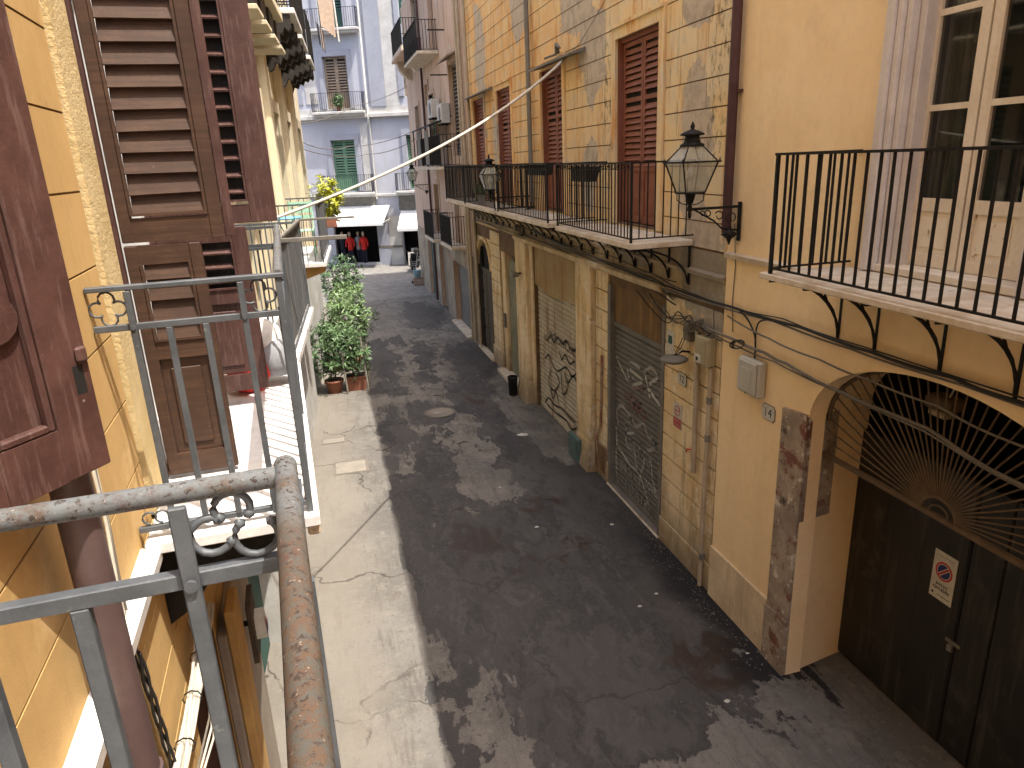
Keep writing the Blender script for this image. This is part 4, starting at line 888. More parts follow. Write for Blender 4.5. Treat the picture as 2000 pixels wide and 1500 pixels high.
class swap:
    def __init__(s, o, F, b): s.o, s.F, s.b = o, F, b
    def __enter__(s): s.old = INFO[s.o]; INFO[s.o] = (s.F, Vector(s.b))
    def __exit__(s, *a): INFO[s.o] = s.old
def perp(U): return Frame(FL.M, lambda p: Vector((p[0], U - p[1], p[2])))
# neighbour's shutters, opened square to the wall
def louvre_leaf(parent, F, base, w0, w1, z0, z1, mat, slatz, stile=(.07, .09), panel=None, pitch=.092, closed=True, label=None, edge=None):
    with swap(parent, F, base):
        th = .04; back_ = not closed; m = MB(); m.box(w0, w0 + stile[0], 0, th, z0, z1, .004); m.box(w1 - stile[1], w1, 0, th, z0, z1, .004)
        m.box(w0 + stile[0], w1 - stile[1], .003, th - .003, z1 - .09, z1); m.box(w0 + stile[0], w1 - stile[1], .003, th - .003, z0, z0 + .11)
        if slatz[0] > z0 + .15: m.box(w0 + stile[0], w1 - stile[1], .003, th - .003, slatz[0] - .09, slatz[0])
        lf = part('shutter_leaf', m, mat, parent, label)
        a, b = w0 + stile[0], w1 - stile[1]
        mo = MB()
        for q in ((a, a + .012, slatz[0], slatz[1]), (b - .012, b, slatz[0], slatz[1])): mo.box(q[0], q[1], th - .012, th + .006, q[2], q[3])
        mo.box(a + .012, b - .012, th - .012, th + .006, slatz[0], slatz[0] + .012)
        part('moulding', mo, mat, lf)
        if back_: part('slat_shade', MB().box(a, b, -.03, -.024, slatz[0], slatz[1]), 'gate', lf)  # dark sheet for the shade seen between open slats
        if panel:
            part('panel', MB().box(a + .001, b - .001, .008, .018, panel[0], panel[1]), mat, lf)
            part('raised_panel', MB().box(a + .04, b - .04, .018, .028, panel[0] + .05, panel[1] - .05, .006), mat, lf)
        h = pitch * (.60 if closed else .30); m1 = MB(); L = (b - a) / 2 - .013
        if closed: m1.hexa([(-L, .034, -h), (L, .034, -h), (L, .042, -h + .004), (-L, .042, -h + .004), (-L, .002, h * .75), (L, .002, h * .75), (L, .010, h * .75 + .005), (-L, .010, h * .75 + .005)])
        else: m1.hexa([(-L, .040, -.012), (L, .040, -.012), (L, .042, -.002), (-L, .042, -.002), (-L, -.004, .012), (L, -.004, .012), (L, -.002, .022), (-L, -.002, .022)])
        me = m1.mesh('slat', F, (0, 0, 0), M[mat]); k = F.f(Vector((0, 0, 0)))
        for v in me.vertices: pass
        z = slatz[0] + pitch * .6
        while z < slatz[1] - .02:
            inst('slat', me, lf, ((a + b) / 2, 0, z)); z += pitch
    return lf
F1 = perp(3.72)
louvre_leaf(l1, F1, (0, 3.72, 0), .05, .50, 5.50, 7.25, 'wood_brown', (5.62, 7.16), (.055, .06), label='upper brown louvred leaf, its boards shut')
louvre_leaf(l1, F1, (0, 3.72, 0), .05, .385, 4.315, 5.485, 'wood_brown', (5.02, 5.40), (.055, .055), panel=(4.42, 4.93), pitch=.10, label='lower brown leaf with a panelled foot')
F2 = perp(4.83)
louvre_leaf(l1, F2, (0, 4.83, 0), .02, .745, 5.49, 7.25, 'wood_purple', (5.62, 7.16), (.10, .16), closed=False, pitch=.098, label='upper maroon leaf with open slats')
louvre_leaf(l1, F2, (0, 4.83, 0), .02, .545, 4.40, 5.47, 'wood_purple', (5.08, 5.38), (.10, .09), panel=(4.52, 4.99), closed=False, pitch=.09, label='lower faded maroon leaf with worn panel')
# edge board of the leaf nearest me, seen end-on
part('shutter_edge', MB().box(3.724, 3.755, .5, .545, 5.50, 7.25, .004), 'wood_purple', l1)
# my own shutter leaf, thrown back towards the wall
HX = 1.72
FM = Frame(FL.M, lambda p: Vector((.58 * p[0] + .81 * p[1], HX + .81 * p[0] - .58 * p[1], p[2])))
bM = (-.81 * HX, .58 * HX, 0)
with swap(l1, FM, bM):
    L_ = .365
    m = MB(); m.box(L_ - .125, L_, 0, .045, 5.06, 7.3, .004); m.box(.0, .08, 0, .045, 5.06, 7.3, .004)
    m.box(.08, L_ - .125, .003, .042, 5.06, 5.20); m.box(.08, L_ - .125, .003, .042, 5.80, 5.92); m.box(.08, L_ - .125, .003, .042, 7.2, 7.3)
    ml = part('shutter_leaf', m, 'wood_purple', l1, 'near maroon leaf with a broken latch hole')
    part('panel', MB().box(.08, L_ - .125, .006, .014, 5.20, 5.80), 'wood_purple', ml)
    mm = MB(); a, b = .081, L_ - .126
    for q in ((a, a + .018, 5.201, 5.799), (b - .018, b, 5.201, 5.799)): mm.box(q[0], q[1], .014, .040, q[2], q[3], .005)
    mm.box(a + .018, b - .018, .014, .040, 5.201, 5.222, .005); mm.box(a + .018, b - .018, .014, .040, 5.778, 5.799, .005); part('moulding', mm, 'wood_purple', ml)
    part('boss', MB().tube([(.16, .014, 5.5), (.16, .03, 5.5)], .06, 16), 'wood_purple', ml)
    part('latch_hole', MB().box(L_ - .052, L_ - .022, .0452, .0456, 5.27, 5.345), 'black', ml)
    part('latch_block', MB().box(L_ - .04, L_ - .008, .0455, .060, 5.352, 5.392, .006), 'wood_purple', ml)
    k_ = 0
    z = 6.0
    while z < 7.15:
        part('slat', MB().box(.082, L_ - .127, .008, .036, z, z + .07), 'wood_purple', ml); z += .092

def side_rail(parent, U, zt, zm, zf, tube):
    """Side of a grey iron balcony: top rail, mid rail, posts, clover rings and scrolls."""
    g_ = 'iron_grey'
    if tube: part('handrail', MB().tube([(U, .0, zt), (U, .35, zt), (U, .715, zt)], .0165, 14), 'rail_rust', parent)
    else: part('handrail', MB().box(U - .02, U + .02, .008, .75, zt - .012, zt + .008, .003), g_, parent)
    part('mid_rail', MB().box(U - .011, U + .011, .012, .72, zm - .013, zm + .013, .002), g_, parent)
    for w_, top in ((.155, zt - .015), (.282, zm - .013), (.42, zm - .013), (.575, zt - .015)):
        full = top > zm
        part('post', MB().box(U - .024 if full else U - .012, U - .0115 if full else U + .010, w_ - .0125, w_ + .0125, zf + .03, top, .002), g_, parent)
    part('corner_post', MB().box(U - .013, U + .013, .712, .738, zf, zt - .012, .002), g_, parent)
    part('foot_rail', MB().box(U - .012, U + .012, .012, .711, zf + .035, zf + .06, .002), g_, parent)
    for w_ in (.155, .575): part('rivet', MB().tube([(U - .024, w_, zm), (U - .030, w_, zm)], .010, 8), g_, parent)
    zc = (zt + zm) / 2 - .002; hh = (zt - zm) / 2 - .014
    for cw in (.075, .642):
        if cw < .1 or not tube:
            m = MB()
            pts = []
            for k in range(4):     # clover of four open loops
                a0 = k * math.pi / 2
                for j in range(9):
                    th = a0 - 2.2 + 4.4 * j / 8
                    pts.append((U, cw + hh * .58 * math.cos(a0) + hh * .44 * math.cos(th), zc + hh * .58 * math.sin(a0) + hh * .44 * math.sin(th)))
            m.tube(pts, .0045, 6, True); part('clover_ring', m, g_, parent)
        else:
            for (cc, cz, a0, a1, r_) in ((cw - .030, zc - .005, 60, 330, .030), (cw + .032, zc - .018, 130, 400, .032), (cw + .004, zc + .034, -30, 215, .026)):
                pts = [(U, cc + r_ * math.cos(R(a0 + (a1 - a0) * j / 12)), cz + r_ * math.sin(R(a0 + (a1 - a0) * j / 12))) for j in range(13)]
                m = MB(); m.tube(pts, .006, 7); m.lathe(pts[-1], [(.0, -.009), (.008, -.004), (.008, .004), (.0, .009)], 8); m.lathe(pts[0], [(.0, -.009), (.008, -.004), (.008, .004), (.0, .009)], 8)
                part('scroll', m, g_, parent)
    for cw in (.06, .11, .64):
        m = MB(); m.tube([(U, cw + .028 * math.cos(a), zf + .095 + .028 * math.sin(a)) for a in [q * math.pi / 6 for q in range(10)]], .005, 6); part('scroll', m, g_, parent)
def iron_front(parent, u0, u1, zt, zm, zf, w_=.725, slant=0, big=.020):
    g_ = 'iron_grey'
    part('front_handrail', MB().tube([(u0, w_ + slant * (u1 - u0), zt), (u1, w_, zt)], big, 16), 'rail_rust', parent)
    part('front_mid_rail', MB().box(u0 + .02, u1 - .02, w_ - .013, w_ + .013, zm - .006, zm + .006), g_, parent)
    part('front_foot_rail', MB().box(u0 + .02, u1 - .02, w_ - .012, w_ + .012, zf + .03, zf + .045), g_, parent)
    part('under_rail_strip', MB().box(u0 + .01, u1 - .01, w_ + .004, w_ + .021, zt - .030, zt - .022), g_, parent)
    me = MB().box(-.007, .007, w_ - .007, w_ + .007, zf, zm).mesh('baluster', INFO[parent][0], (0, 0, 0), M[g_]); n = round((u1 - u0) / .128)
    for i in range(1, n): inst('baluster', me, parent, (u0 + (u1 - u0) * i / n, 0, 0))
ZT, ZM, ZF = 5.385, 5.225, 4.29; ZT2, ZM2 = 5.357, 5.215
nb = part('balcony', MB().box(2.99, 5.80, .03, .762, 4.235, ZF, .006), 'marble', l1, 'neighbour white marble balcony with grey iron railing and brown shutters')
side_rail(nb, 3.05, ZT, ZM, ZF, False)
with swap(nb, FL, (0, 0, 0)):
    iron_front(nb, 3.05, 5.78, ZT, ZM, ZF)
part('slab_edge', MB().box(3.03, 5.78, .70, .758, 4.17, 4.234, .01), 'marble_old', nb)
m = MB(); m.box(5.765, 5.795, .01, .74, ZT - .012, ZT + .008); m.box(5.77, 5.79, .01, .72, ZM - .01, ZM + .01); part('far_side_rail', m, 'iron_grey', nb)
me = MB().box(-.006, .006, -.006, .006, 0, ZT - ZF - .02).mesh('baluster', FL, (0, 0, 0), M['iron_grey'])
for k in range(1, 6): inst('baluster', me, nb, (5.78, .72 * k / 6, ZF))
for u in (3.35, 5.3):   # carved dark corbels
    part('corbel', MB().side([(.007, 3.72), (.14, 3.80), (.22, 3.93), (.45, 4.0), (.62, 4.10), (.70, 4.18), (.70, 4.23), (.007, 4.23)], u - .1, u + .1), 'iron', nb)
part('underside_frame', MB().box(3.1, 5.7, .1, .75, 4.19, 4.232), 'gate', nb)
mb_ = part('balcony', MB().box(-2.0, .99, .03, .775, 4.235, ZF, .006), 'marble', l1, 'my own balcony with a rusty tubular handrail')
side_rail(mb_, 1.0, ZT2, ZM2, ZF, True)
with swap(mb_, FL, (0, 0, 0)):
    iron_front(mb_, -2.0, 1.04, ZT2, ZM2, ZF, .729, slant=.02, big=.0178)
part('rail_end_cap', MB().tube([(1.0405, .729, ZT2), (1.042, .729, ZT2)], .014, 12), 'dark', mb_)

# downpipe, cables and clutter on the near-left wall
dp = thing('downpipe', 'purple-brown downpipe on the ochre wall, behind the corner of the grey railing', 'pipe', FL, (2.02, .10, 0))
part('pipe', MB().tube([(2.03, .12, 9), (2.03, .12, 4.6), (2.02, .12, 3.2), (2.02, .12, .1)], .053, 16), 'pipe_purple', dp)
for z in (3.95, 5.9): part('clamp', MB().tube([(2.025, .12, z), (2.025, .12, z + .04)], .063, 16), 'pipe_purple', dp)
random.seed(3)
for i, (mt, r_, lab) in enumerate((('cable_white', .007, 'white cable clipped to the ochre wall, thickest of the bundle'), ('cable_grey', .006, 'grey cable running down beside the white one on the ochre wall'), ('cable_white', .005, 'thin off-white cable looping loose from the wall bundle'), ('cable_grey', .004, 'thinnest grey cable of the bundle by the downpipe'))):
    o_ = .012 * i
    cable([(2.60 + o_, .03 + .004 * i, 8.5), (2.61 + o_, .03, 6.4), (2.62 + o_, .028 + .003 * i, 5.4), (2.57 + o_ + random.uniform(-.01, .02), .03, 4.9), (2.55 + o_, .035, 4.62), (2.50 + o_ + random.uniform(-.02, .02), .035, 4.3), (2.56 + o_, .03, 3.9), (2.63 + o_, .03, 3.4), (2.75 + o_, .03, 2.5)], r_, mt, lab, FL, 'cable', 'cables down the ochre wall', sub=5, sag=0)
m = MB()
for k in range(3):
    pts = [(2.50 + .25 * j / 24 + .012 * math.cos(j * .8 + k * 2.1), .05 + .012 * math.sin(j * .8 + k * 2.1), 4.1 - 1.5 * j / 24) for j in range(25)]
    m.tube(pts, .006, 6)
single('twisted_cable', m, 'cable_black', 'black twisted cable hanging down the ochre wall below the white ones', 'cable', FL, (2.5, .05, 4.1))
wb = thing('cable_bundle', 'thick bundle of old white cables running along the ochre wall below the balconies', 'cable bundle', FL, (3.5, .08, 3.5))
random.seed(11)
for k in range(11):
    a = k * .95; q = .012 + .011 * (k % 3); fr_ = random.uniform(2.4, 3.6)
    pts = [(3.75 - .12 * j, .085 + q * math.sin(a + j * .22 * fr_ / 3), 3.47 + q * math.cos(a + j * .22) - .02 * math.sin(j * .3)) for j in range(36)]
    part('cable_strand', MB().tube(pts, .0085, 6), 'cable_white', wb)
for j in range(9): part('cable_tie', MB().tube([(3.3 - .3 * j, .085 + .042 * math.cos(q * math.pi / 4), 3.465 + .042 * math.sin(q * math.pi / 4)) for q in range(8)], .004, 4, True), 'cable_black', wb)
for k in range(3): part('loose_strand', MB().tube([(3.55, .02, 3.5 + .02 * k), (3.3, .12, 3.38 - .05 * k), (3.0, .14, 3.34 - .06 * k), (2.6, .12, 3.37 - .03 * k), (2.3, .09, 3.45)], .006, 6), 'cable_white' if k else 'cable_grey', wb)
single('bent_conduit', MB().tube([(3.1, .02, 4.05), (3.2, .10, 3.98), (3.36, .14, 3.97), (3.52, .10, 4.02), (3.58, .02, 4.06)], .012, 8), 'cable_white', 'short white bent conduit under the neighbour slab', 'conduit', FL, (3.1, .02, 4.05))
hs = thing('hanging_signboard', 'small dark wooden signboard on the left wall with a bright flyer stuck on it', 'sign', FL, (4.9, .15, 2.4))
part('board', MB().box(4.8, 5.12, .14, .18, 2.25, 2.75, .006), 'bark', hs); part('bracket', MB().box(4.94, 4.97, .07, .14, 2.5, 2.53), 'iron', hs)
part('flyer', MB().hexa([(4.86, .181, 2.42), (5.02, .181, 2.42), (5.02, .26, 2.42), (4.86, .26, 2.42), (4.88, .181, 2.60), (5.0, .181, 2.60), (5.0, .25, 2.60), (4.88, .25, 2.60)]), 'signwhite', hs)
part('flyer_print', MB().box(4.88, 5.0, .2601, .262, 2.43, 2.50), 'blue', hs); part('flyer_print', MB().box(4.88, 4.94, .2601, .262, 2.51, 2.56), 'red', hs)

# ================================================================ LEFT: cream houses beyond
l2 = thing('cream_house', 'cream rendered house on the left beyond the ochre one, its plank-screened balconies in the sun', 'house', FL2, (0, 0, 0))
U2 = 19.2
l2o = [(1.0, 2.1, 4.32, 6.9), (3.4, 4.5, 4.32, 6.9), (6.6, 7.7, 4.32, 6.9), (9.6, 10.7, 4.32, 6.9), (12.6, 13.7, 4.32, 6.9), (16.0, 17.1, 4.32, 6.9), (1.2, 2.3, 8.8, 11.2), (6.6, 7.7, 8.8, 11.2), (10.2, 11.3, 8.8, 11.2), (14, 15.1, 8.8, 11.2),
       (.8, 2.2, 0, 2.9), (4.0, 5.6, 0, 2.9), (8, 9.4, 0, 2.9), (12, 13.4, 0, 2.9), (15.5, 16.9, 0, 2.9)]
part('wall', wall_mb(-.1, U2, 3.3, 14, l2o[:10], 0, .25), 'cream', l2)
part('ground_wall', wall_mb(-.1, U2, 0, 3.3, l2o[10:], .01, .25), 'greytrim', l2)
part('roof', MB().box(-.1, U2, -9, 0, 14, 14.25), 'marble_old', l2); part('house_body', MB().box(-.1, U2, -9, -1.2, 0, 14), 'dark', l2)
part('end_wall', MB().box(U2 - .3, U2, -1.2, -.001, 0, 14), 'cream', l2)
for (a, b, c, d) in l2o[:10]:
    mt = 'green' if a < 5 else 'darkgreen'
    slats_leaf(l2, a + .02, (a + b) / 2, -.12, c + .02, d - .02, mt, panel=c + .8, pitch=.11, individual=False)
    slats_leaf(l2, (a + b) / 2 + .01, b - .02, -.12, c + .02, d - .02, mt, panel=c + .8, pitch=.11, individual=False)
    part('door_surround', MB().prism([(a - .2, c), (a - .01, c), (a - .01, d + .01), (b + .01, d + .01), (b + .01, c), (b + .2, c), (b + .2, d + .25), (a - .2, d + .25)], .001, .09), 'cream', l2)
for (a, b) in ((2.55, 2.95), (5.2, 5.7), (8.5, 8.9), (11.4, 11.9), (14.6, 15.0)): part('pilaster', MB().box(a, b, .001, .15, 3.6, 13.9, .01), 'cream', l2)
for (a, b) in ((2.97, 3.35), (5.72, 6.3), (8.92, 9.5)): part('wall_panel', MB().box(a, b, .001, .03, 3.6, 8.0), 'olive', l2)
for (a, b, c, d) in l2o[10:]: part('shop_door', MB().box(a + .02, b - .02, -.2, -.14, 0, d - .02), 'darkgreen' if a < 5 else 'wood_purple', l2)
part('string_course', MB().box(-.1, U2, .011, .08, 3.32, 3.5, .01), 'ochre_corbel', l2)
# two screened balconies
def screened(u0, u1, w_, lab, step=.105):
    bb = part('balcony', MB().box(u0, u1, .02, w_ + .045, 4.21, 4.285, .008), 'marble', l2, lab)
    n = round((u1 - u0 - .05) / step)
    for i in range(n):
        a = u0 + .03 + i * step
        part('plank', MB().box(a, a + step - .010, w_ - .028, w_ - .012 + random.uniform(-.004, .004), 4.33, 5.215 + random.uniform(-.006, .006)), 'plank' if i % 3 else 'plank2', bb)
    m = MB(); m.box(u0, u1, w_ - .01, w_ + .015, 5.225, 5.25); m.box(u0, u1, w_ - .008, w_ + .008, 4.30, 4.32)
    for u in (u0 + .02, u1 - .02): m.box(u - .015, u + .015, .05, w_ - .01, 5.225, 5.25); m.box(u - .012, u + .012, w_ - .009, w_ + .011, 4.285, 5.225)
    part('handrail', m, 'iron_grey', bb)
    me = MB().box(-.007, .007, -.007, .007, 4.285, 5.225).mesh('baluster', FL2, (0, 0, 0), M['iron_grey'])
    for u in (u0 + .02, u1 - .02):
        for k in range(1, 7): inst('baluster', me, bb, (u, w_ * k / 7, 0))
    for u in (u0 + .3, u1 - .3): part('corbel', MB().side([(.011, 3.6), (.25, 3.75), (.55, 4.0), (w_, 4.1), (w_ + .03, 4.208), (.011, 4.208)], u - .12, u + .12), 'ochre_corbel', bb)
    return bb
screened(-.08, 2.35, .87, 'nearer white balcony screened with grey planks')
screened(6.35, 9.1, .87, 'farther white balcony screened with grey planks')
dr = thing('drying_frame', 'grey metal frame sticking out from the plank-screened balcony rail over the street', 'frame', FL2, (0, .9, 5.25))
part('bar', MB().box(-.09, -.055, .86, 1.42, 5.252, 5.285, .003), 'zinc', dr); part('bar', MB().box(2.30, 2.33, .86, 1.48, 5.252, 5.275, .003), 'zinc', dr)
part('bar', MB().box(-.055, 2.30, .865, .895, 5.252, 5.278, .003), 'zinc', dr)
for (u0, u1, z) in ((8.05, 10.1, 8.45), (10.6, 12.6, 8.45), (13.6, 15.9, 8.45)):
    bb = part('balcony', MB().box(u0, u1, .02, .80 if u0 < 10 else .76, z - .09, z, .01), 'marble', l2, 'high white balcony over the street')
    railing(bb, u0 + .03, u1 - .03, .74, z, .98, .11, .009, 'iron', .018)
    random.seed(int(u0 * 10)); m = MB()      # dark pieces with a scalloped lower edge under the slab
    for q in range(3):
        ua = u0 + .03 + (u1 - u0 - .3) * q / 2
        m = MB(); m.side([(.021, z - .091), (.70, z - .091), (.71, z - .30), (.66, z - .36), (.60, z - .30), (.54, z - .40), (.46, z - .36), (.40, z - .48), (.32, z - .43), (.26, z - .56), (.16, z - .52), (.10, z - .66), (.021, z - .70)], ua, ua + .22); part('dark_scallop', m, 'gate', bb)
    pass
bx = part('balcony', MB().box(1.9, 4.6, .02, .82, 7.62, 7.72, .01), 'cream', l2, 'cream box balcony with dark boxes as shaded recesses beneath')
for u in (1.95, 2.75, 3.6, 4.4): part('recess_shade', MB().box(u, u + .5, .05, .74, 7.33, 7.615, .01), 'gate', bx); part('beam_edge', MB().box(u - .01, u + .52, .02, .78, 7.28, 7.328, .006), 'cream', bx)  # dark boxes stand in for the shade in the recesses
railing(bx, 1.95, 4.55, .77, 7.72, .98, .12, .009, 'iron', .018)

# ================================================================ street lamps on wall brackets
def lantern(u, w_, z, s_, label, wall_w=.025):
    """z = height of the bracket arm."""
    t_ = thing('street_lamp', label, 'street lamp', FR, (u, wall_w, z), 'wrought-iron wall lanterns')
    I = 'iron'
    m = MB(); m.box(u - .012, u + .012, wall_w, w_ + .03, z - .014, z + .014); m.box(u - .03, u + .03, wall_w - .002, wall_w + .012, z - .38 * s_, z + .05)
    m.tube([(u, w_ - .06, z - .01), (u, w_ - .30 * s_, z - .14 * s_), (u, wall_w + .22 * s_, z - .23 * s_), (u, wall_w + .02, z - .26 * s_)], .011, 6)
    for (c_, cz, r_, a0, a1) in ((wall_w + .10, z - .12 * s_, .07 * s_, -60, 300), (wall_w + .26, z - .09 * s_, .055 * s_, 30, 370), (wall_w + .40, z - .06 * s_, .04 * s_, 30, 370), (w_ - .16, z - .055, .035 * s_, 0, 330)):
        m.tube([(u, c_ + r_ * (1 - .5 * j / 14) * math.cos(R(a0 + (a1 - a0) * j / 14)), cz + r_ * (1 - .5 * j / 14) * math.sin(R(a0 + (a1 - a0) * j / 14))) for j in range(15)], .007, 5)
    part('bracket', m, I, t_)
    m = MB(); m.lathe((u, wall_w + .12, z - .30 * s_), [(.005, -.12), (.03, -.05), (.10, 0), (.03, .04), (.02, .08)], 8); part('bracket_cup', m, I, t_)
    c = (u, w_, z)
    m = MB(); m.lathe(c, [(.012, -.10), (.022, -.07), (.018, -.03), (.03, 0), (.02, .05), (.035, .09), (.05, .12), (.06, .165), (.165 * s_, .17), (.17 * s_, .185), (.05, .187)], 12)
    for k in range(4):
        a = math.pi / 4 + k * math.pi / 2
        m.tube([(u + .15 * s_ * math.cos(a) * q[0], w_ + .15 * s_ * math.sin(a) * q[0], z + q[1]) for q in ((1, .17), (.98, .10), (.6, .06), (.2, .05))], .006, 5)
    part('base', m, I, t_)
    b0, b1, h0, h1 = .163 * s_, .29 * s_, .187, .187 + .31 * s_
    m = MB(); m.lathe(c, [(b0 * .97, h0 + .001), (b1 * .97, h1 - .001)], 4, True); part('glass', m, 'lglass', t_)
    m = MB()
    for k in range(4):
        a = math.pi / 4 + k * math.pi / 2
        m.tube([(u + b0 * math.cos(a), w_ + b0 * math.sin(a), z + h0), (u + b1 * math.cos(a), w_ + b1 * math.sin(a), z + h1)], .009, 5)
        m.tube([(u + b1 * math.cos(a), w_ + b1 * math.sin(a), z + h1), (u + .11 * math.cos(a), w_ + .11 * math.sin(a), z + h1 + .17 * s_)], .008, 5)
        m.lathe((u + b1 * 1.05 * math.cos(a), w_ + b1 * 1.05 * math.sin(a), z + h1), [(.004, -.01), (.014, 0), (.01, .02), (.002, .045)], 6)
    m.lathe(c, [(b1 * .96, h1 - .008), (b1 * 1.12, h1 - .006), (b1 * 1.12, h1 + .008), (b1 * .96, h1 + .01)], 4, True)
    part('lantern_frame', m, I, t_)
    m = MB(); m.lathe(c, [(b1 * .93, h1 + .011), (.115, h1 + .168 * s_)], 4, True); part('roof_glass', m, 'lglass', t_)
    T = h1 + .17 * s_
    m = MB(); m.lathe(c, [(.125, T - .012), (.13, T + .01), (.09, T + .03), (.075, T + .09), (.085, T + .10), (.13, T + .105), (.12, T + .125), (.06, T + .15), (.02, T + .165), (.018, T + .175), (.026, T + .19), (.02, T + .21), (.003, T + .245)], 14)
    part('chimney', m, I, t_)
    m = MB(); m.tube([(u, w_, z + .2), (u, w_, z + .30)], .02, 8); m.lathe((u, w_, z + .30), [(.015, 0), (.045, .04), (.05, .09), (.02, .15), (.001, .16)], 12); part('bulb', m, 'signwhite', t_)
    return t_
lantern(7.2, .66, 5.20, 1.0, 'black iron lantern on a scrolled bracket at the joint of the peach and orange houses', .035)
lantern(15.5, .98, 5.02, 1.0, 'smaller-looking black iron lantern beside the middle balconies of the orange house', .01)
lantern(30.9, .75, 4.95, 1.0, 'far black iron lantern on the pink house wall above the low balcony', .07)

# ================================================================ cables, boxes, plates on the right-hand walls
random.seed(21)
def wall_cable(pts, r_, mt, label, wob=.0, grp='cables strung along the right-hand facades', n=1):
    P = []
    for i, (u, z) in enumerate(pts): P.append((u, .075 + random.uniform(-.02, .03), z + random.uniform(-wob, wob)))
    return cable(P, r_, mt, label, FR, 'cable', grp, sub=5, sag=.012)
wall_cable([(15.3, 4.29), (13.5, 4.18), (11.76, 4.12), (10.2, 4.08), (8.79, 4.05), (7.22, 4.05), (5.9, 4.09), (4.92, 4.08), (4.11, 4.08), (3.48, 4.08), (1, 4.1)], .016, 'cable_black', 'thickest black cable running above the arched gate and the shutters')
wall_cable([(15.2, 4.24), (12.5, 4.09), (9.5, 4.01), (7.6, 4.01), (6.4, 4.05), (5.2, 4.04), (4.0, 4.05), (1, 4.05)], .011, 'cable_grey', 'grey cable just below the thickest black one above the gate')
wall_cable([(8.9, 4.12), (8.0, 4.07), (7.0, 4.075), (6.2, 4.12), (5.0, 4.10), (1, 4.14)], .007, 'cable_black', 'thin black cable above the thickest one on the peach wall')
wall_cable([(7.9, 3.72), (7.08, 3.70), (6.5, 3.68), (6.1, 3.66), (5.24, 3.62), (4.28, 3.60), (3.37, 3.50), (1, 3.5)], .016, 'cable_grey', 'lower dusty cable crossing the arch of the gate')
wall_cable([(7.6, 3.66), (7.0, 3.62), (6.3, 3.63), (5.4, 3.59), (4.3, 3.575), (3.3, 3.47), (1, 3.45)], .009, 'cable_grey', 'thin cable tied under the lower dusty one across the arch')
wall_cable([(7.3, 3.93), (6.4, 3.86), (5.6, 3.84), (4.9, 3.83), (4.2, 3.82), (3.4, 3.78), (1, 3.8)], .010, 'cable_grey', 'upper dusty cable crossing the crown of the arch')
for k in range(7):
    z0 = 4.02 + .04 * k
    wall_cable([(21.8, z0 + .06), (19.5, z0 + .05), (17.5, z0), (16.1, z0 + .02), (14.2, z0 - .02), (12.2, z0 - .03), (10.8, z0 - .06), (9.3, z0 - .09), (8.6, z0 - .16)], random.choice((.007, .010, .013)), ('cable_black', 'cable_grey')[k % 2], ('lowest', 'second', 'third', 'fourth', 'fifth', 'sixth', 'topmost')[k] + (' black' if k % 2 == 0 else ' grey') + ' cable of the tangle strung under the orange house balconies', .05, 'tangled cables under the balconies')
for k in range(4):
    wall_cable([(9.2 + .2 * k, 3.85), (8.9, 3.72 - .05 * k), (8.5, 3.62 + .03 * k), (8.15, 3.76 - .04 * k), (7.9, 3.55 + .05 * k), (7.6, 3.62)], .008, 'cable_black' if k % 2 else 'cable_grey', ('lowest dark', 'pale slack', 'second dark', 'highest pale')[k] + ' loose cable looping over the meter boxes by the grey roller shutter', .05, 'loose cables over the meter boxes')
m = MB()
for k in range(6): m.tube([(7.98 + (.17 + .015 * k) * math.cos(a + k), .08 + .012 * k, 3.66 + .06 * math.sin(a + k * .4) - .09 * math.cos(a + k)) for a in [q * math.pi / 8 for q in range(16)]], .006, 5, True)
single('cable_coil', m, 'cable_grey', 'tangled coil of spare cable above the beige meter box', 'cable coil', FR, (7.98, .08, 3.66), None)
m = MB()
for k in range(4): m.tube([(6.98 + (.11 + .012 * k) * math.cos(a), .09 + .01 * k, 3.66 + .05 * math.sin(a) - .04 * math.cos(a)) for a in [q * math.pi / 8 for q in range(16)]], .006, 5, True)
single('cable_coil', m, 'cable_black', 'black coil of cable tied above the grey plastic box on the peach wall', 'cable coil', FR, (6.98, .09, 3.66))
cable([(7.05, .08, 4.06), (6.85, .08, 3.98), (6.72, .07, 3.84), (6.70, .06, 3.72), (6.72, .06, 3.5), (6.95, .05, 3.35), (6.93, .05, 3.18), (6.85, .05, 3.10)], .011, 'cable_black', 'black cable dropping in a fork behind the grey plastic box', FR, 'cable', None, sub=6, sag=0)
cable([(6.45, .08, 4.06), (6.62, .08, 4.00), (6.69, .07, 3.88), (6.70, .06, 3.72)], .010, 'cable_black', 'short curved black cable joining the fork above the grey plastic box', FR, 'cable', None, sub=6, sag=0)
b = thing('junction_box', 'grey plastic junction box beside house number 14 on the peach wall', 'utility box', FR, (6.70, .02, 3.14))
part('box_body', MB().box(6.50, 6.90, .021, .13, 3.14, 3.56, .018), 'plastic', b); part('box_lid', MB().box(6.52, 6.88, .131, .155, 3.17, 3.54, .012), 'plastic', b)
part('raised_panel', MB().box(6.60, 6.80, .156, .162, 3.24, 3.46, .003), 'plastic', b)
b = thing('meter_box', 'beige meter box with a white sticker between the two pipes right of the grey shutter', 'utility box', FR, (7.72, .012, 3.24))
part('box_body', MB().box(7.58, 7.86, .013, .16, 3.22, 3.58, .008), 'plastic_beige', b); part('box_door', MB().box(7.60, 7.84, .161, .175, 3.25, 3.55, .004), 'plastic_beige', b)
part('sticker', MB().box(7.68, 7.84, .1755, .177, 3.25, 3.36), 'signwhite', b); part('sticker_print', MB().box(7.74, 7.80, .1775, .178, 3.27, 3.32), 'black', b)
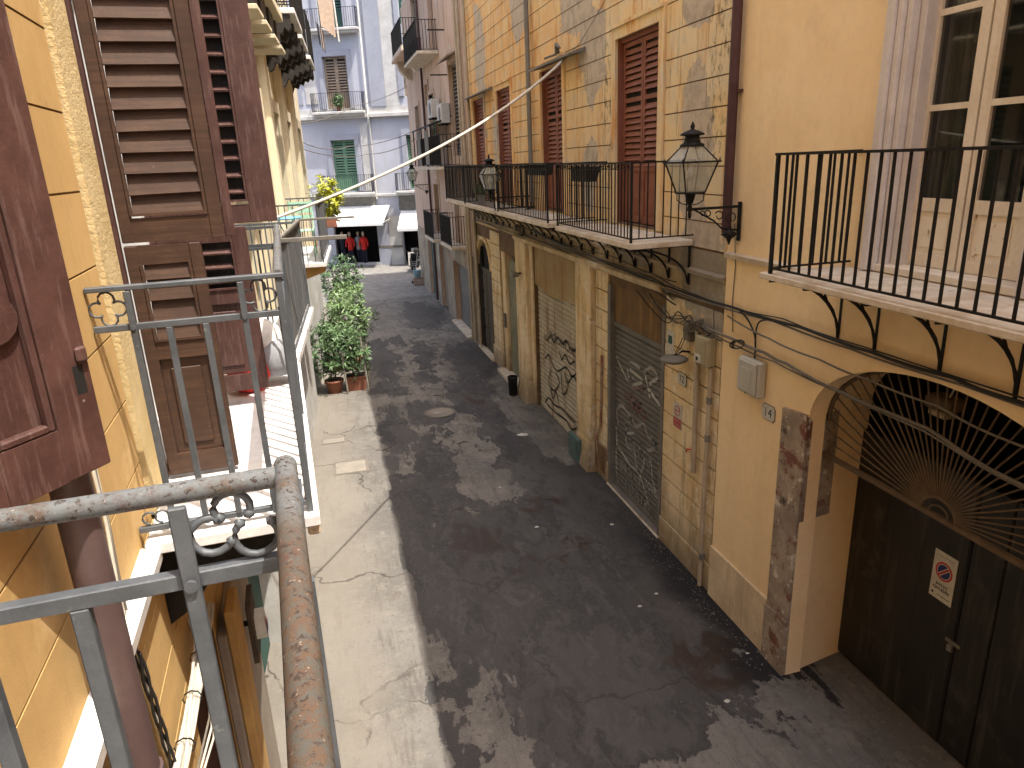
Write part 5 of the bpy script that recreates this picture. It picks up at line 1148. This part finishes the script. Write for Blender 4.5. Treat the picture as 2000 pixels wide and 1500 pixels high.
b = thing('fuse_box', 'narrow dark grey box above the bowl-shaped lamp right of the grey shutter', 'utility box', FR, (8.19, .012, 3.42))
part('box_body', MB().box(8.11, 8.27, .013, .11, 3.42, 3.68, .008), 'cable_grey', b); part('box_lid', MB().box(8.125, 8.255, .111, .122, 3.44, 3.66, .004), 'cable_grey', b)
b = thing('bowl_lamp', 'shallow grey bowl-shaped wall lamp under the narrow dark box', 'lamp', FR, (8.26, .2, 3.18))
m = MB(); m.lathe((8.26, .24, 3.16), [(.02, -.05), (.11, -.045), (.18, -.01), (.19, .01), (.15, .035), (.06, .05), (.02, .06)], 18); part('shade', m, 'zinc', b)
part('arm', MB().tube([(8.26, .013, 3.24), (8.26, .12, 3.26), (8.26, .23, 3.22)], .014, 6), 'iron', b)
for k in range(3): part('lamp_wire', MB().tube([(8.15 + .06 * k, .12, 3.44), (8.18 + .06 * k, .15, 3.32), (8.25 + .03 * k, .2, 3.24)], .006, 5), 'cable_black' if k else 'cable_white', b)
b = thing('wall_pipe', 'pinkish vertical pipe beside the bowl lamp ending in a red tap', 'pipe', FR, (7.93, .07, 1.6))
part('pipe', MB().tube([(7.96, .07, 3.60), (7.94, .07, 2.6), (7.92, .07, 1.62)], .034, 10), 'pvc', b)
part('tap', MB().tube([(7.92, .07, 1.95), (7.99, .14, 1.95), (8.02, .14, 1.90)], .012, 6), 'red', b)
b = thing('wall_pipe', 'full-height beige pipe on the corner of the peach house, with a coupling', 'pipe', FR, (7.62, .07, 0))
part('pipe', MB().tube([(7.60, .07, 3.2), (7.60, .07, 2.6), (7.63, .07, 1.2), (7.63, .07, .02)], .030, 10), 'pvc', b)
for z in (2.72, 2.2, .45): part('coupling', MB().tube([(7.605, .07, z), (7.605, .07, z + .09)], .038, 10), 'zinc', b)
cable([(7.62, .06, 3.95), (7.60, .05, 3.6), (7.62, .05, 3.2)], .009, 'cable_grey', 'short grey cable entering the top of the beige corner pipe', FR, 'cable', None, sub=5, sag=0)
def plate(u, z, s_, label, wf):
    p_ = thing('house_number', label, 'number plate', FR, (u, wf, z)); ww, hh = .115, .085
    pl = [(u + x * ww, z + y * hh) for x, y in ((-1, .6), (-.75, 1), (.75, 1), (1, .6), (1, -.6), (.75, -1), (-.75, -1), (-1, -.6))]
    part('plate', MB().prism(pl, wf, wf + .012), 'signwhite', p_)
    rim = [(u + x * ww * 1.08, z + y * hh * 1.1) for x, y in ((-1, .6), (-.75, 1), (.75, 1), (1, .6), (1, -.6), (.75, -1), (-.75, -1), (-1, -.6))]
    part('rim', MB().prism(rim, wf, wf + .006), 'cable_grey', p_)
    part('numerals', letters(s_, .15, u, wf + .0135, z), 'black', p_)
plate(6.42, 3.00, '14', 'white enamel house number 14 on the peach wall by the arch', .0205); plate(8.42, 2.81, '12', 'small house number 12 plate right of the grey roller shutter', .0165)
sg = thing('no_parking_sign', 'red and white prohibition sign right of the grey roller shutter', 'sign', FR, (8.52, .017, 2.05))
part('board', MB().box(8.40, 8.64, .017, .024, 2.05, 2.42), 'signwhite', sg); part('red_field', MB().box(8.41, 8.63, .0245, .0255, 2.06, 2.20), 'red', sg)
m = MB(); m.tube([(8.52 + .075 * math.cos(a), .026, 2.31 + .075 * math.sin(a)) for a in [q * math.pi / 10 for q in range(20)]], .010, 4, True, flat_=.2); m.box(8.46, 8.58, .0255, .0265, 2.303, 2.317); part('ring', m, 'red', sg)
part('lettering', letters('DIVIETO', .05, 8.52, .0262, 2.155, .17), 'signwhite', sg); part('lettering', letters('DI SOSTA', .05, 8.52, .0262, 2.095, .17), 'signwhite', sg)
sg = thing('paper_notice', 'pale green and white paper notice beside the top of the grey roller shutter', 'notice', FR, (8.78, .013, 3.1))
part('paper', MB().box(8.70, 8.93, .0125, .0145, 3.02, 3.42), 'signwhite', sg); part('print', MB().box(8.76, 8.88, .015, .0155, 3.22, 3.34), 'darkgreen', sg)
sg = thing('driveway_sign', 'white passo carrabile sign with a no-parking roundel on the dark gate', 'sign', FR, (4.66, -.80, 1.55))
WS = -.7995
part('board', MB().box(4.53, 4.79, WS, WS + .006, 1.55, 2.06, .001), 'signwhite', sg)
def disc(u, z, r_, w_, n=32): return MB().prism([(u + r_ * math.cos(2 * math.pi * i / n), z + r_ * math.sin(2 * math.pi * i / n)) for i in range(n)], w_, w_ + .0006)
part('roundel', disc(4.66, 1.865, .098, WS + .0065), 'red', sg); part('roundel', disc(4.66, 1.865, .078, WS + .0073), 'signwhite', sg); part('roundel', disc(4.66, 1.865, .071, WS + .0081), 'blue', sg)
for w2, mt, wd in ((WS + .0089, 'signwhite', .018), (WS + .0097, 'red', .010)):
    a = R(135); dx, dz = math.cos(a) * .074, math.sin(a) * .074; nx, nz = -math.sin(a) * wd, math.cos(a) * wd
    part('diagonal', MB().prism([(4.66 - dx + nx, 1.865 + dz * -1 + nz), (4.66 + dx + nx, 1.865 + dz + nz), (4.66 + dx - nx, 1.865 + dz - nz), (4.66 - dx - nx, 1.865 - dz - nz)], w2, w2 + .0006), mt, sg)
for s_, sz, z, wd in (('Comune di Palermo', .022, 2.015, .20), ('passo', .062, 1.72, .13), ('carrabile', .062, 1.67, .19)):
    for o_ in ((0, .003) if sz > .05 else (0,)): part('lettering', letters(s_, sz, 4.66 + o_, WS + .0066 + o_ * .03, z + o_ * .4, wd), 'black', sg)
part('lettering', MB().box(4.74, 4.765, WS + .0062, WS + .007, 1.59, 1.612), 'black', sg); part('lettering', MB().box(4.56, 4.70, WS + .0062, WS + .007, 1.595, 1.602), 'black', sg)
b = thing('gas_cupboard', 'dull teal metal cupboard at the foot of the pilaster between the roller shutters', 'utility box', FR, (12.35, .22, 0))
part('box_body', MB().box(12.12, 12.66, .17, .25, 0, .50, .01), 'teal', b); part('box_door', MB().box(12.16, 12.62, .2505, .262, .04, .46, .004), 'teal', b)
b = thing('rusty_cupboard', 'rusty brown metal flap on the wall foot left of the grey roller shutter', 'utility box', FR, (11.45, .03, .1))
part('box_body', MB().box(11.2, 11.68, .031, .055, .14, .66, .006), 'transom', b); part('frame', MB().box(11.17, 11.71, .030, .038, .11, .69), 'redmarble', b)
b = thing('rusty_pipe', 'rust-stained conduit rising from the rusty flap up the block wall', 'pipe', FR, (11.6, .03, .6))
part('pipe', MB().tube([(11.45, .04, .1), (11.62, .05, .75), (11.42, .04, 1.05), (11.36, .04, 2.4)], .025, 8), 'redmarble', b)
b = thing('alarm_light', 'small grey floodlight on the wall between the green door and the tan roller shutter', 'lamp', FR, (16.4, .15, 3.25))
part('head', MB().box(16.25, 16.55, .2, .36, 3.12, 3.22, .01), 'zinc', b); part('arm', MB().box(16.38, 16.42, .111, .2, 3.16, 3.2), 'iron', b)
b = thing('bollard', 'short black bin standing on the step of the green door', 'bin', FR, (16.95, .32, 0))
m = MB(); m.lathe((16.75, .34, 0), [(.10, 0), (.11, .02), (.125, .42), (.135, .44), (.135, .50), (.11, .51)], 14); part('bin_body', m, 'iron', b)
# flower boxes on railings
for (u, z, lab) in ((10.25, 5.45, 'dark flower box hung on the nearest balcony rail of the orange house'), (12.55, 5.52, 'long dark flower box hung on the middle balcony rail')):
    b = thing('flower_box', lab, 'planter', FR, (u, .8, z)); L_ = .32 if u < 11 else .5
    m = MB(); m.hexa([(u - L_, .68, z), (u + L_, .68, z), (u + L_, .83, z), (u - L_, .83, z), (u - L_ - .04, .64, z + .2), (u + L_ + .04, .64, z + .2), (u + L_ + .04, .84, z + .2), (u - L_ - .04, .84, z + .2)]); part('trough', m, 'cable_black', b)
    part('soil', MB().box(u - L_, u + L_, .66, .82, z + .2, z + .205), 'soil', b)
# air conditioners on the pink house
for (u, z, lab) in ((27.0, 7.35, 'air conditioner under the canopy line, left of the pair on the pink house'), (25.0, 7.05, 'lower right air conditioner of the pair on the pink house')):
    b = thing('air_conditioner', lab, 'air conditioner', FR, (u, .1, z), 'air conditioners on the pink house')
    part('casing', MB().box(u - .45, u + .45, .12, .42, z, z + .62, .015), 'ac', b); part('grille', disc(u - .1, z + .3, .22, .4205, 20), 'cable_grey', b)
    for q in (-.35, .35): part('bracket', MB().box(u + q - .02, u + q + .02, .06, .42, z - .04, z - .001), 'iron', b)

# ================================================================ plants
def sprigs(m, cx, cy, cz, rx, ry, rz, n, ll=.14, lw=.016, seed=0, spread=(8, 13)):
    rnd = random.Random(seed)
    for _ in range(n):
        while True:
            p = Vector((rnd.uniform(-1, 1), rnd.uniform(-1, 1), rnd.uniform(-1, 1)))
            if .25 < p.length < 1: break
        if rnd.random() < .6: p = p.normalized() * rnd.uniform(.72, 1.08)
        lump = 1 + .38 * math.sin(p.x * 5 + seed) * math.cos(p.y * 4 + p.z * 5)
        o = Vector((cx + p.x * rx * lump, cy + p.y * ry * lump, cz + p.z * rz * lump))
        ax = (p.normalized() * .7 + Vector((0, 0, .8)) + Vector((rnd.uniform(-.4, .4), rnd.uniform(-.4, .4), 0))).normalized()
        e1 = ax.orthogonal().normalized(); e2 = ax.cross(e1)
        for k in range(rnd.randint(*spread)):
            th = rnd.uniform(0, 6.28); up = rnd.uniform(.0, 1.1)
            d = (e1 * math.cos(th) + e2 * math.sin(th) + ax * up).normalized(); l = ll * rnd.uniform(.65, 1.2)
            s_ = d.cross(ax); s_ = (s_.normalized() if s_.length > .01 else e1) * lw * rnd.uniform(.7, 1.2)
            b0 = o - ax * rnd.uniform(0, .10); mid = b0 + d * l * .5 + Vector((0, 0, .004)); tip = b0 + d * l + Vector((0, 0, -l * rnd.uniform(.05, .25)))
            m.add([b0, mid + s_, tip, mid - s_], [(0, 1, 2, 3)])
def oleander(x, y, h, rx, ry, rz, seed, mat, label, pot='round', n=210, ll=.20, lw=.019):
    n = int(n * .62); t_ = thing('oleander_bush', label, 'potted shrub', FW, (x, y, 0), 'potted oleanders along the left wall')
    if pot == 'round':
        m = MB(); m.lathe((x, y, 0), [(.001, .0), (.17, .001), (.23, .30), (.26, .31), (.26, .36), (.22, .36), (.21, .33)], 18); part('pot', m, 'terracotta', t_)
        m = MB(); m.lathe((x, y, 0), [(.001, .331), (.212, .331)], 14); part('soil', m, 'soil', t_)
    else:
        m = MB(); m.hexa([(x - .24, y - .18, .0), (x + .24, y - .18, .0), (x + .24, y + .18, .0), (x - .24, y + .18, .0), (x - .28, y - .21, .36), (x + .28, y - .21, .36), (x + .28, y + .21, .36), (x - .28, y + .21, .36)]); m.box(x - .30, x + .30, y - .23, y + .23, .361, .40, .01); part('pot', m, 'terracotta', t_)
        part('soil', MB().box(x - .26, x + .26, y - .19, y + .19, .401, .405), 'soil', t_)
    rnd = random.Random(seed)
    for k in range(7):
        a = rnd.uniform(0, 6.28); q = rnd.uniform(.3, .8)
        m = MB(); m.tube([(x + .05 * math.cos(a), y + .05 * math.sin(a), .33), (x + .16 * math.cos(a), y + .16 * math.sin(a), .33 + (h - .4) * .4), (x + rx * q * math.cos(a), y + ry * q * math.sin(a), h - rz * .4)], .014, 5, r2=.006); part('stem', m, 'bark', t_)
    m = MB(); sprigs(m, x, y, h - rz, rx, ry, rz, n, ll, lw, seed=seed); part('foliage', m, mat, t_)
    return t_
oleander(-.22, 18.75, 1.95, .52, .50, .72, 1, 'leafa', 'dense dark oleander in a round terracotta pot, nearest of the row', 'round', 230)
oleander(.36, 18.85, 1.75, .42, .42, .62, 2, 'leafa', 'oleander in a square terracotta planter between the wooden stakes', 'square', 170)
oleander(.38, 20.9, 2.35, .66, .60, .72, 3, 'leafb', 'large bright oleander leaning out over the street behind the nearest two', 'round', 260)
oleander(-.1, 21.0, 1.7, .45, .45, .6, 4, 'leafb', 'yellow-green bush against the wall beside the large bright oleander', 'round', 150, .12, .034)
oleander(.42, 23.6, 2.4, .52, .55, .65, 5, 'leafb', 'pale oleander fourth along the row of pots', 'round', 200)
oleander(.15, 26.5, 2.7, .66, .6, .85, 6, 'leafa', 'tall oleander near the far end of the row', 'round', 220)
oleander(.75, 29.2, 2.3, .6, .6, .75, 7, 'leafa', 'shaded dark green bush at the far end of the row in front of the shop', 'round', 190, .14, .03)
for (x, y, x2, lab) in ((.10, 18.45, .06, 'short grey stake between the two nearest pots'), (.66, 18.5, .58, 'taller pale stake on the street side of the square planter'), (.70, 18.9, .72, 'thin stake behind the square planter')):
    single('wooden_stake', MB().tube([(x, y, 0), ((x + x2) / 2, y, .6), (x2, y + .05, 1.15 if x < .3 else 1.5)], .025, 6), 'stake', lab, 'stake', FW, (x, y, 0), 'stakes by the pots')
t_ = thing('hanging_plant', 'yellow-green leafy plant spilling over the end of the plank-screened balcony', 'plant', FW, (.12, 15.5, 4.7))
m = MB(); m.box(-.02, .26, 15.25, 15.7, 4.62, 4.82, .01); part('trough', m, 'terracotta', t_)
m = MB(); sprigs(m, .14, 15.5, 5.18, .27, .27, .42, 130, .11, .02, 9); part('foliage', m, 'leafy', t_)
t_ = thing('balcony_plant', 'bright green pot plant on the pale house balcony', 'plant', FG, (-.05, .4, 8.82))
m = MB(); m.lathe((-.05, .35, 8.82), [(.1, 0), (.13, .25), (.13, .27)], 10); part('pot', m, 'terracotta', t_)
m = MB(); sprigs(m, -.05, .35, 9.35, .28, .18, .38, 70, .14, .03, 12); part('foliage', m, 'leafb', t_)
t_ = thing('balcony_plant', 'small potted plant on the farthest balcony of the orange house', 'plant', FR, (18.2, .6, 4.74))
m = MB(); m.lathe((18.2, .6, 4.74), [(.08, 0), (.12, .22), (.13, .24)], 10); part('pot', m, 'ac', t_)
m = MB(); sprigs(m, 18.2, .6, 5.12, .14, .14, .16, 30, .10, .02, 13); part('foliage', m, 'leafb', t_)

# ================================================================ things on the left balconies
def folding_chair(u, w_, z, label):
    t_ = thing('folding_chair', label, 'chair', FL2, (u, w_, z)); a, b = w_ - .2, w_ + .2
    for k in range(4): part('seat_slat', MB().box(u - .2 + .1 * k, u - .12 + .1 * k, a, b, z + .44, z + .455), 'mint', t_)
    for k in range(3): part('back_slat', MB().box(u + .21, u + .225, a, b, z + .62 + .12 * k, z + .70 + .12 * k), 'mint', t_)
    for q in (a, b): part('leg', MB().tube([(u - .22, q, z), (u + .2, q, z + .5), (u + .225, q, z + .96)], .012, 6), 'mint', t_); part('leg', MB().tube([(u + .22, q, z), (u - .2, q, z + .45)], .012, 6), 'mint', t_)
folding_chair(7.55, .50, 4.29, 'mint-green slatted folding chair on the plank-screened balcony')
t_ = thing('bistro_table', 'small round sky-blue table beside the mint folding chair', 'table', FL2, (6.9, .28, 4.29))
m = MB(); m.lathe((6.9, .3, 4.29), [(.001, .70), (.26, .70), (.27, .715), (.26, .73), (.001, .73)], 20); part('table_top', m, 'bluepaint', t_)
for k in range(3): part('leg', MB().tube([(6.9 + .2 * math.cos(k * 2.1), .3 + .2 * math.sin(k * 2.1), 4.29), (6.9, .3, 4.65), (6.9 + .15 * math.cos(k * 2.1 + 3), .3 + .15 * math.sin(k * 2.1 + 3), 4.985)], .01, 6), 'bluepaint', t_)
t_ = thing('laundry_bag', 'red, green and white cloths heaped on the neighbour balcony behind the maroon leaf', 'cloth', FL, (5.3, .35, 4.29))
for (u, w_, z, mt) in ((5.15, .40, 4.42, 'clothred'), (5.32, .52, 4.62, 'white_cloth'), (5.4, .34, 4.70, 'darkgreen'), (5.25, .6, 4.48, 'clothgrey')):
    m = MB(); m.lathe((u, w_, z), [(.01, -.13), (.11, -.11), (.15, -.02), (.13, .08), (.06, .14), (.01, .15)], 9); part('cloth', m, mt, t_)
ln = thing('clothes_line', 'dark clothes and a white cloth hung on a line from the high left balcony', 'laundry', FL2, (15.6, .9, 9.3))
part('line', MB().tube([(14.9, .95, 9.42), (15.6, .97, 9.38), (16.2, .99, 9.42)], .006, 4), 'cable_grey', ln)
random.seed(5)
for k in range(7):
    u = 14.95 + .17 * k; l = random.uniform(.35, .62); m = MB()
    pts = [(u + .0 + .13 * j / 4, .96 + .012 * math.sin(j * 2)) for j in range(5)]
    for j in range(4):
        (a, b), (c_, d) = pts[j], pts[j + 1]
        m.add([(a, b + k * .02, 9.41), (c_, d + k * .02, 9.41), (c_ - .01, d + k * .02 + .02, 9.41 - l + .03 * (j % 2)), (a + .01, b + k * .02 + .02, 9.41 - l)], [(0, 1, 2, 3)])
    part('garment', m, ('clothdark', 'clothdark', 'clothgrey', 'clothdark', 'clothtan', 'clothdark', 'clothgrey')[k], ln)
ct = thing('sun_curtain', 'sand-coloured sun curtain hanging outside the high left balcony', 'curtain', FL2, (16, 1.1, 10))
m = MB(); N = 12
for j in range(N): m.add([(15.8 + .03 * j, 1.0 + .035 * j + .02 * (j % 2), 11.0), (15.8 + .03 * (j + 1), 1.0 + .035 * (j + 1) + .02 * ((j + 1) % 2), 11.0), (15.85 + .03 * (j + 1), 1.05 + .03 * (j + 1) + .03 * ((j + 1) % 2), 9.45 - .02 * j), (15.85 + .03 * j, 1.05 + .03 * j + .03 * (j % 2), 9.45 - .02 * j)], [(0, 1, 2, 3)])
part('cloth', m, 'clothtan', ct); part('cord', MB().tube([(15.8, 1.0, 11.0), (16.2, 1.42, 11.0)], .01, 5), 'white', ct); part('hem', MB().tube([(16.2, 1.42, 11.0), (16.3, 1.48, 9.15)], .025, 6), 'white', ct)

# ================================================================ street-level things
def scooter(x, y, label):
    t_ = thing('scooter', label, 'scooter', FW, (x, y, 0))
    for dy in (-.62, .62):
        m = MB(); m.tube([(x, y + dy + .22 * math.cos(a), .25 + .22 * math.sin(a)) for a in [q * math.pi / 8 for q in range(16)]], .055, 8, True); wl_ = part('wheel', m, 'cable_black', t_)
        m = MB(); m.tube([(x - .04, y + dy, .25), (x + .04, y + dy, .25)], .13, 12); part('rim', m, 'zinc', wl_)
    m = MB(); m.hexa([(x - .13, y - .75, .35), (x + .13, y - .75, .35), (x + .16, y + .1, .30), (x - .16, y + .1, .30), (x - .14, y - .8, .72), (x + .14, y - .8, .72), (x + .17, y + .05, .70), (x - .17, y + .05, .70)]); part('body', m, 'iron', t_)
    part('seat', MB().box(x - .15, x + .15, y - .72, y + .08, .705, .80, .03), 'cable_black', t_)
    part('footboard', MB().box(x - .2, x + .2, y + .1, y + .48, .24, .30, .01), 'cable_grey', t_)
    m = MB(); m.hexa([(x - .2, y + .46, .3), (x + .2, y + .46, .3), (x + .16, y + .62, .3), (x - .16, y + .62, .3), (x - .18, y + .52, 1.0), (x + .18, y + .52, 1.0), (x + .14, y + .60, 1.0), (x - .14, y + .60, 1.0)]); part('leg_shield', m, 'ac', t_)
    part('handlebar', MB().tube([(x - .34, y + .46, 1.08), (x - .1, y + .54, 1.05), (x + .1, y + .54, 1.05), (x + .34, y + .46, 1.08)], .018, 7), 'iron', t_)
    part('top_box', MB().box(x - .2, x + .2, y - 1.05, y - .72, .78, 1.1, .04), 'iron', t_)
    for k in range(3): part('tail_trim', MB().box(x - .16, x + .16, y - .815, y - .802, .42 + .1 * k, .46 + .1 * k), 'ac', t_)
    part('mirror', MB().tube([(x - .28, y + .48, 1.08), (x - .30, y + .50, 1.25)], .008, 5), 'iron', t_); part('mirror', MB().tube([(x + .28, y + .48, 1.08), (x + .30, y + .50, 1.25)], .008, 5), 'iron', t_)
scooter(4.62, 40.2, 'dark scooter with pale striped tail parked at the far right corner of the street'); scooter(5.05, 42.2, 'second dark scooter half hidden behind the first one and the pink house')
b = thing('water_bucket', 'pale blue plastic bucket standing on a brown crate against the pink house', 'bucket', FW, (4.22, 35.2, .38))
m = MB(); m.lathe((4.22, 35.2, .38), [(.001, 0), (.15, 0), (.19, .34), (.205, .35), (.205, .37), (.18, .36)], 16); part('pail', m, 'bluebucket', b)
part('handle', MB().tube([(4.22 + .2 * math.cos(a), 35.2, .73 + .1 * math.sin(a)) for a in [q * math.pi / 8 for q in range(9)]], .007, 5), 'iron', b)
b = thing('wooden_crate', 'brown crate under the pale blue bucket', 'crate', FW, (4.25, 35.2, 0))
for k in range(3):
    part('slat', MB().box(4.0, 4.5, 34.98, 35.0, .02 + .125 * k, .125 + .125 * k), 'tan_shutter', b); part('slat', MB().box(4.0, 4.02, 35.0, 35.4, .02 + .125 * k, .125 + .125 * k), 'tan_shutter', b)
part('lid', MB().box(3.99, 4.5, 34.98, 35.4, .37, .379), 'tan_shutter', b)
b = thing('broom', 'broom leaning on the pink house behind the pale blue bucket', 'broom', FW, (4.3, 35.6, 0))
part('stick', MB().tube([(4.12, 35.9, .1), (4.42, 36.05, 1.55)], .016, 6), 'ac', b); part('brush', MB().box(3.98, 4.24, 35.86, 35.94, 0, .12, .01), 'iron', b)
def cover(x0, x1, y0, y1, label, mt='zinc', z=0):
    t_ = thing('drain_cover', label, 'manhole cover', FW, ((x0 + x1) / 2, (y0 + y1) / 2, 0))
    f = MB(); f.box(x0, x1, y0, y0 + .04, -.01, .006); f.box(x0, x1, y1 - .04, y1, -.01, .006); f.box(x0, x0 + .04, y0 + .04, y1 - .04, -.01, .006); f.box(x1 - .04, x1, y0 + .04, y1 - .04, -.01, .006); part('frame', f, 'cable_grey', t_)
    part('lid', MB().box(x0 + .05, x1 - .05, y0 + .05, y1 - .05, -.01, .009), mt, t_)
M['coverstone'] = surf('cement_filled_cover', (.27, .24, .20), (.22, .20, .17), 5)
cover(-.38, .31, 13.2, 13.85, 'rectangular cement-filled manhole cover in the sunlit strip', 'coverstone'); cover(-.62, -.06, 14.95, 15.3, 'smaller worn cover beyond the rectangular one, in the sun', 'coverstone')
t_ = thing('round_manhole', 'round sunken manhole in the damp middle of the street', 'manhole cover', FW, (2.2, 16.1, 0))
m = MB(); m.tube([(2.2 + .36 * math.cos(a), 16.1 + .36 * math.sin(a), .004) for a in [q * math.pi / 12 for q in range(24)]], .03, 6, True, flat_=.4); part('ring', m, 'cable_grey', t_)
m = MB(); m.lathe((2.2, 16.1, .003), [(.001, 0), (.33, 0), (.33, .004)], 24); part('lid', m, 'coverstone', t_)
part('lifting_eye', MB().tube([(2.05, 16.05, .007), (2.15, 16.05, .012)], .05, 8, flat_=.15), 'signwhite', t_)
for i, (x, y, s_, lab) in enumerate(((3.69, 13.97, .15, 'largest crumpled white paper on the pavement side near the tan roller shutter'), (2.82, 9.96, .05, 'small white scrap in the middle of the damp street'), (3.7, 5.58, .045, 'white scrap nearest the gate in the damp'), (3.52, 7.46, .04, 'tiny white scrap left of the peach plinth'), (4.02, 9.64, .05, 'white scrap by the sill of the grey roller shutter'), (3.85, 7.65, .035, 'tiny pale scrap close to the foot of the beige pipe'), (4.35, 6.2, .03, 'cigarette-sized scrap at the foot of the peach plinth'), (2.6, 11.6, .04, 'pale scrap on the dry patch'))):
    rnd = random.Random(i); n = 7
    m = MB(); ring = [(x + s_ * rnd.uniform(.6, 1) * math.cos(6.283 * k / n), y + s_ * .7 * rnd.uniform(.6, 1) * math.sin(6.283 * k / n), .004 + s_ * rnd.uniform(0, .12)) for k in range(n)]
    m.add(ring + [(x, y, .006 + s_ * .3)], [(k, (k + 1) % n, n) for k in range(n)]); single('paper_scrap', m, 'signwhite', lab, 'litter', FW, (x, y, 0), 'scraps of litter on the street')

# ropes and wires over the street
rp = []
A, B = Vector((-.42, 6.0, 5.42)), Vector((4.50, 12.9, 7.50))
for j in range(25):
    t_ = j / 24; q = A.lerp(B, t_); q.z -= .42 * 4 * t_ * (1 - t_) * .55; rp.append(q)
single('white_rope', MB().tube(rp, .012, 8, r2=.024), 'cable_white', 'long off-white rope slung from the grey balcony rail up to the orange wall', 'rope', FW, tuple(A))
single('thin_wire', MB().tube([B, (4.52, 12.3, 7.62), (4.53, 11.2, 8.05), (4.53, 9.5, 8.9)], .006, 5), 'cable_grey', 'thin wire carrying on from the white rope up the orange wall', 'wire', FW, tuple(B))
m = MB(); m.tube([(4.45, 13.3, 7.62), (4.40, 13.2, 7.74), (4.42, 13.05, 7.66)], .05, 7, r2=.02); m.tube([(4.45, 13.35, 7.60), (4.3, 13.6, 7.56)], .02, 5); single('rag', m, 'cable_grey', 'dark rag snagged on the small canopy above the second window', 'rag', FW, (4.45, 13.3, 7.6))
for (pts, lab) in (([(-.35, 24.8, 6.6), (1.5, 33, 6.65), (4.5, 36, 7.25)], 'upper thin wire spanning the far end of the street'), ([(-.35, 25, 7.2), (2, 36, 8.5), (4.55, 35.5, 9.3)], 'sloping wire across the front of the pale house'), ([(-.4, 24.5, 6.4), (2.2, 33, 6.3), (4.5, 34, 6.9)], 'lowest thin wire across the far end of the street')):
    cable(pts, .014, 'cable_grey', lab, FW, 'wire', 'wires across the far end', sub=8, sag=.12)

# grit and crumbs gathered along the foot of the right-hand walls
random.seed(99); m = MB()
for k in range(900):
    y = random.uniform(5.9, 24) if k % 3 else random.uniform(5.9, 11); x = 4.52 - abs(random.gauss(0, .22)); q = random.uniform(.004, .014)
    if y < 7.4: x -= .06
    a = random.uniform(0, 3); ca, sa = math.cos(a) * q, math.sin(a) * q
    m.add([(x + ca, y + sa, .001), (x - sa, y + ca, .001), (x - ca, y - sa, .001), (x + sa, y - ca, .001), (x, y, q * 1.1)], [(0, 1, 4), (1, 2, 4), (2, 3, 4), (3, 0, 4)])
M['grit'] = surf('pale_and_dark_grit', (.24, .21, .17), (.05, .045, .04), 30)
sheet('grit', m, 'grit', 'stuff')
m = MB()
for k in range(5): m.tube([(16.2 + (.16 + .02 * k) * math.cos(a), .10 + .02 * k, 4.22 + .12 * math.sin(a + k * .5)) for a in [q * math.pi / 7 for q in range(14)]], .009, 5, True)
single('cable_coil', m, 'cable_black', 'big tangle of black cable beside the green door under the balconies', 'cable coil', FR, (16.2, .1, 4.2))
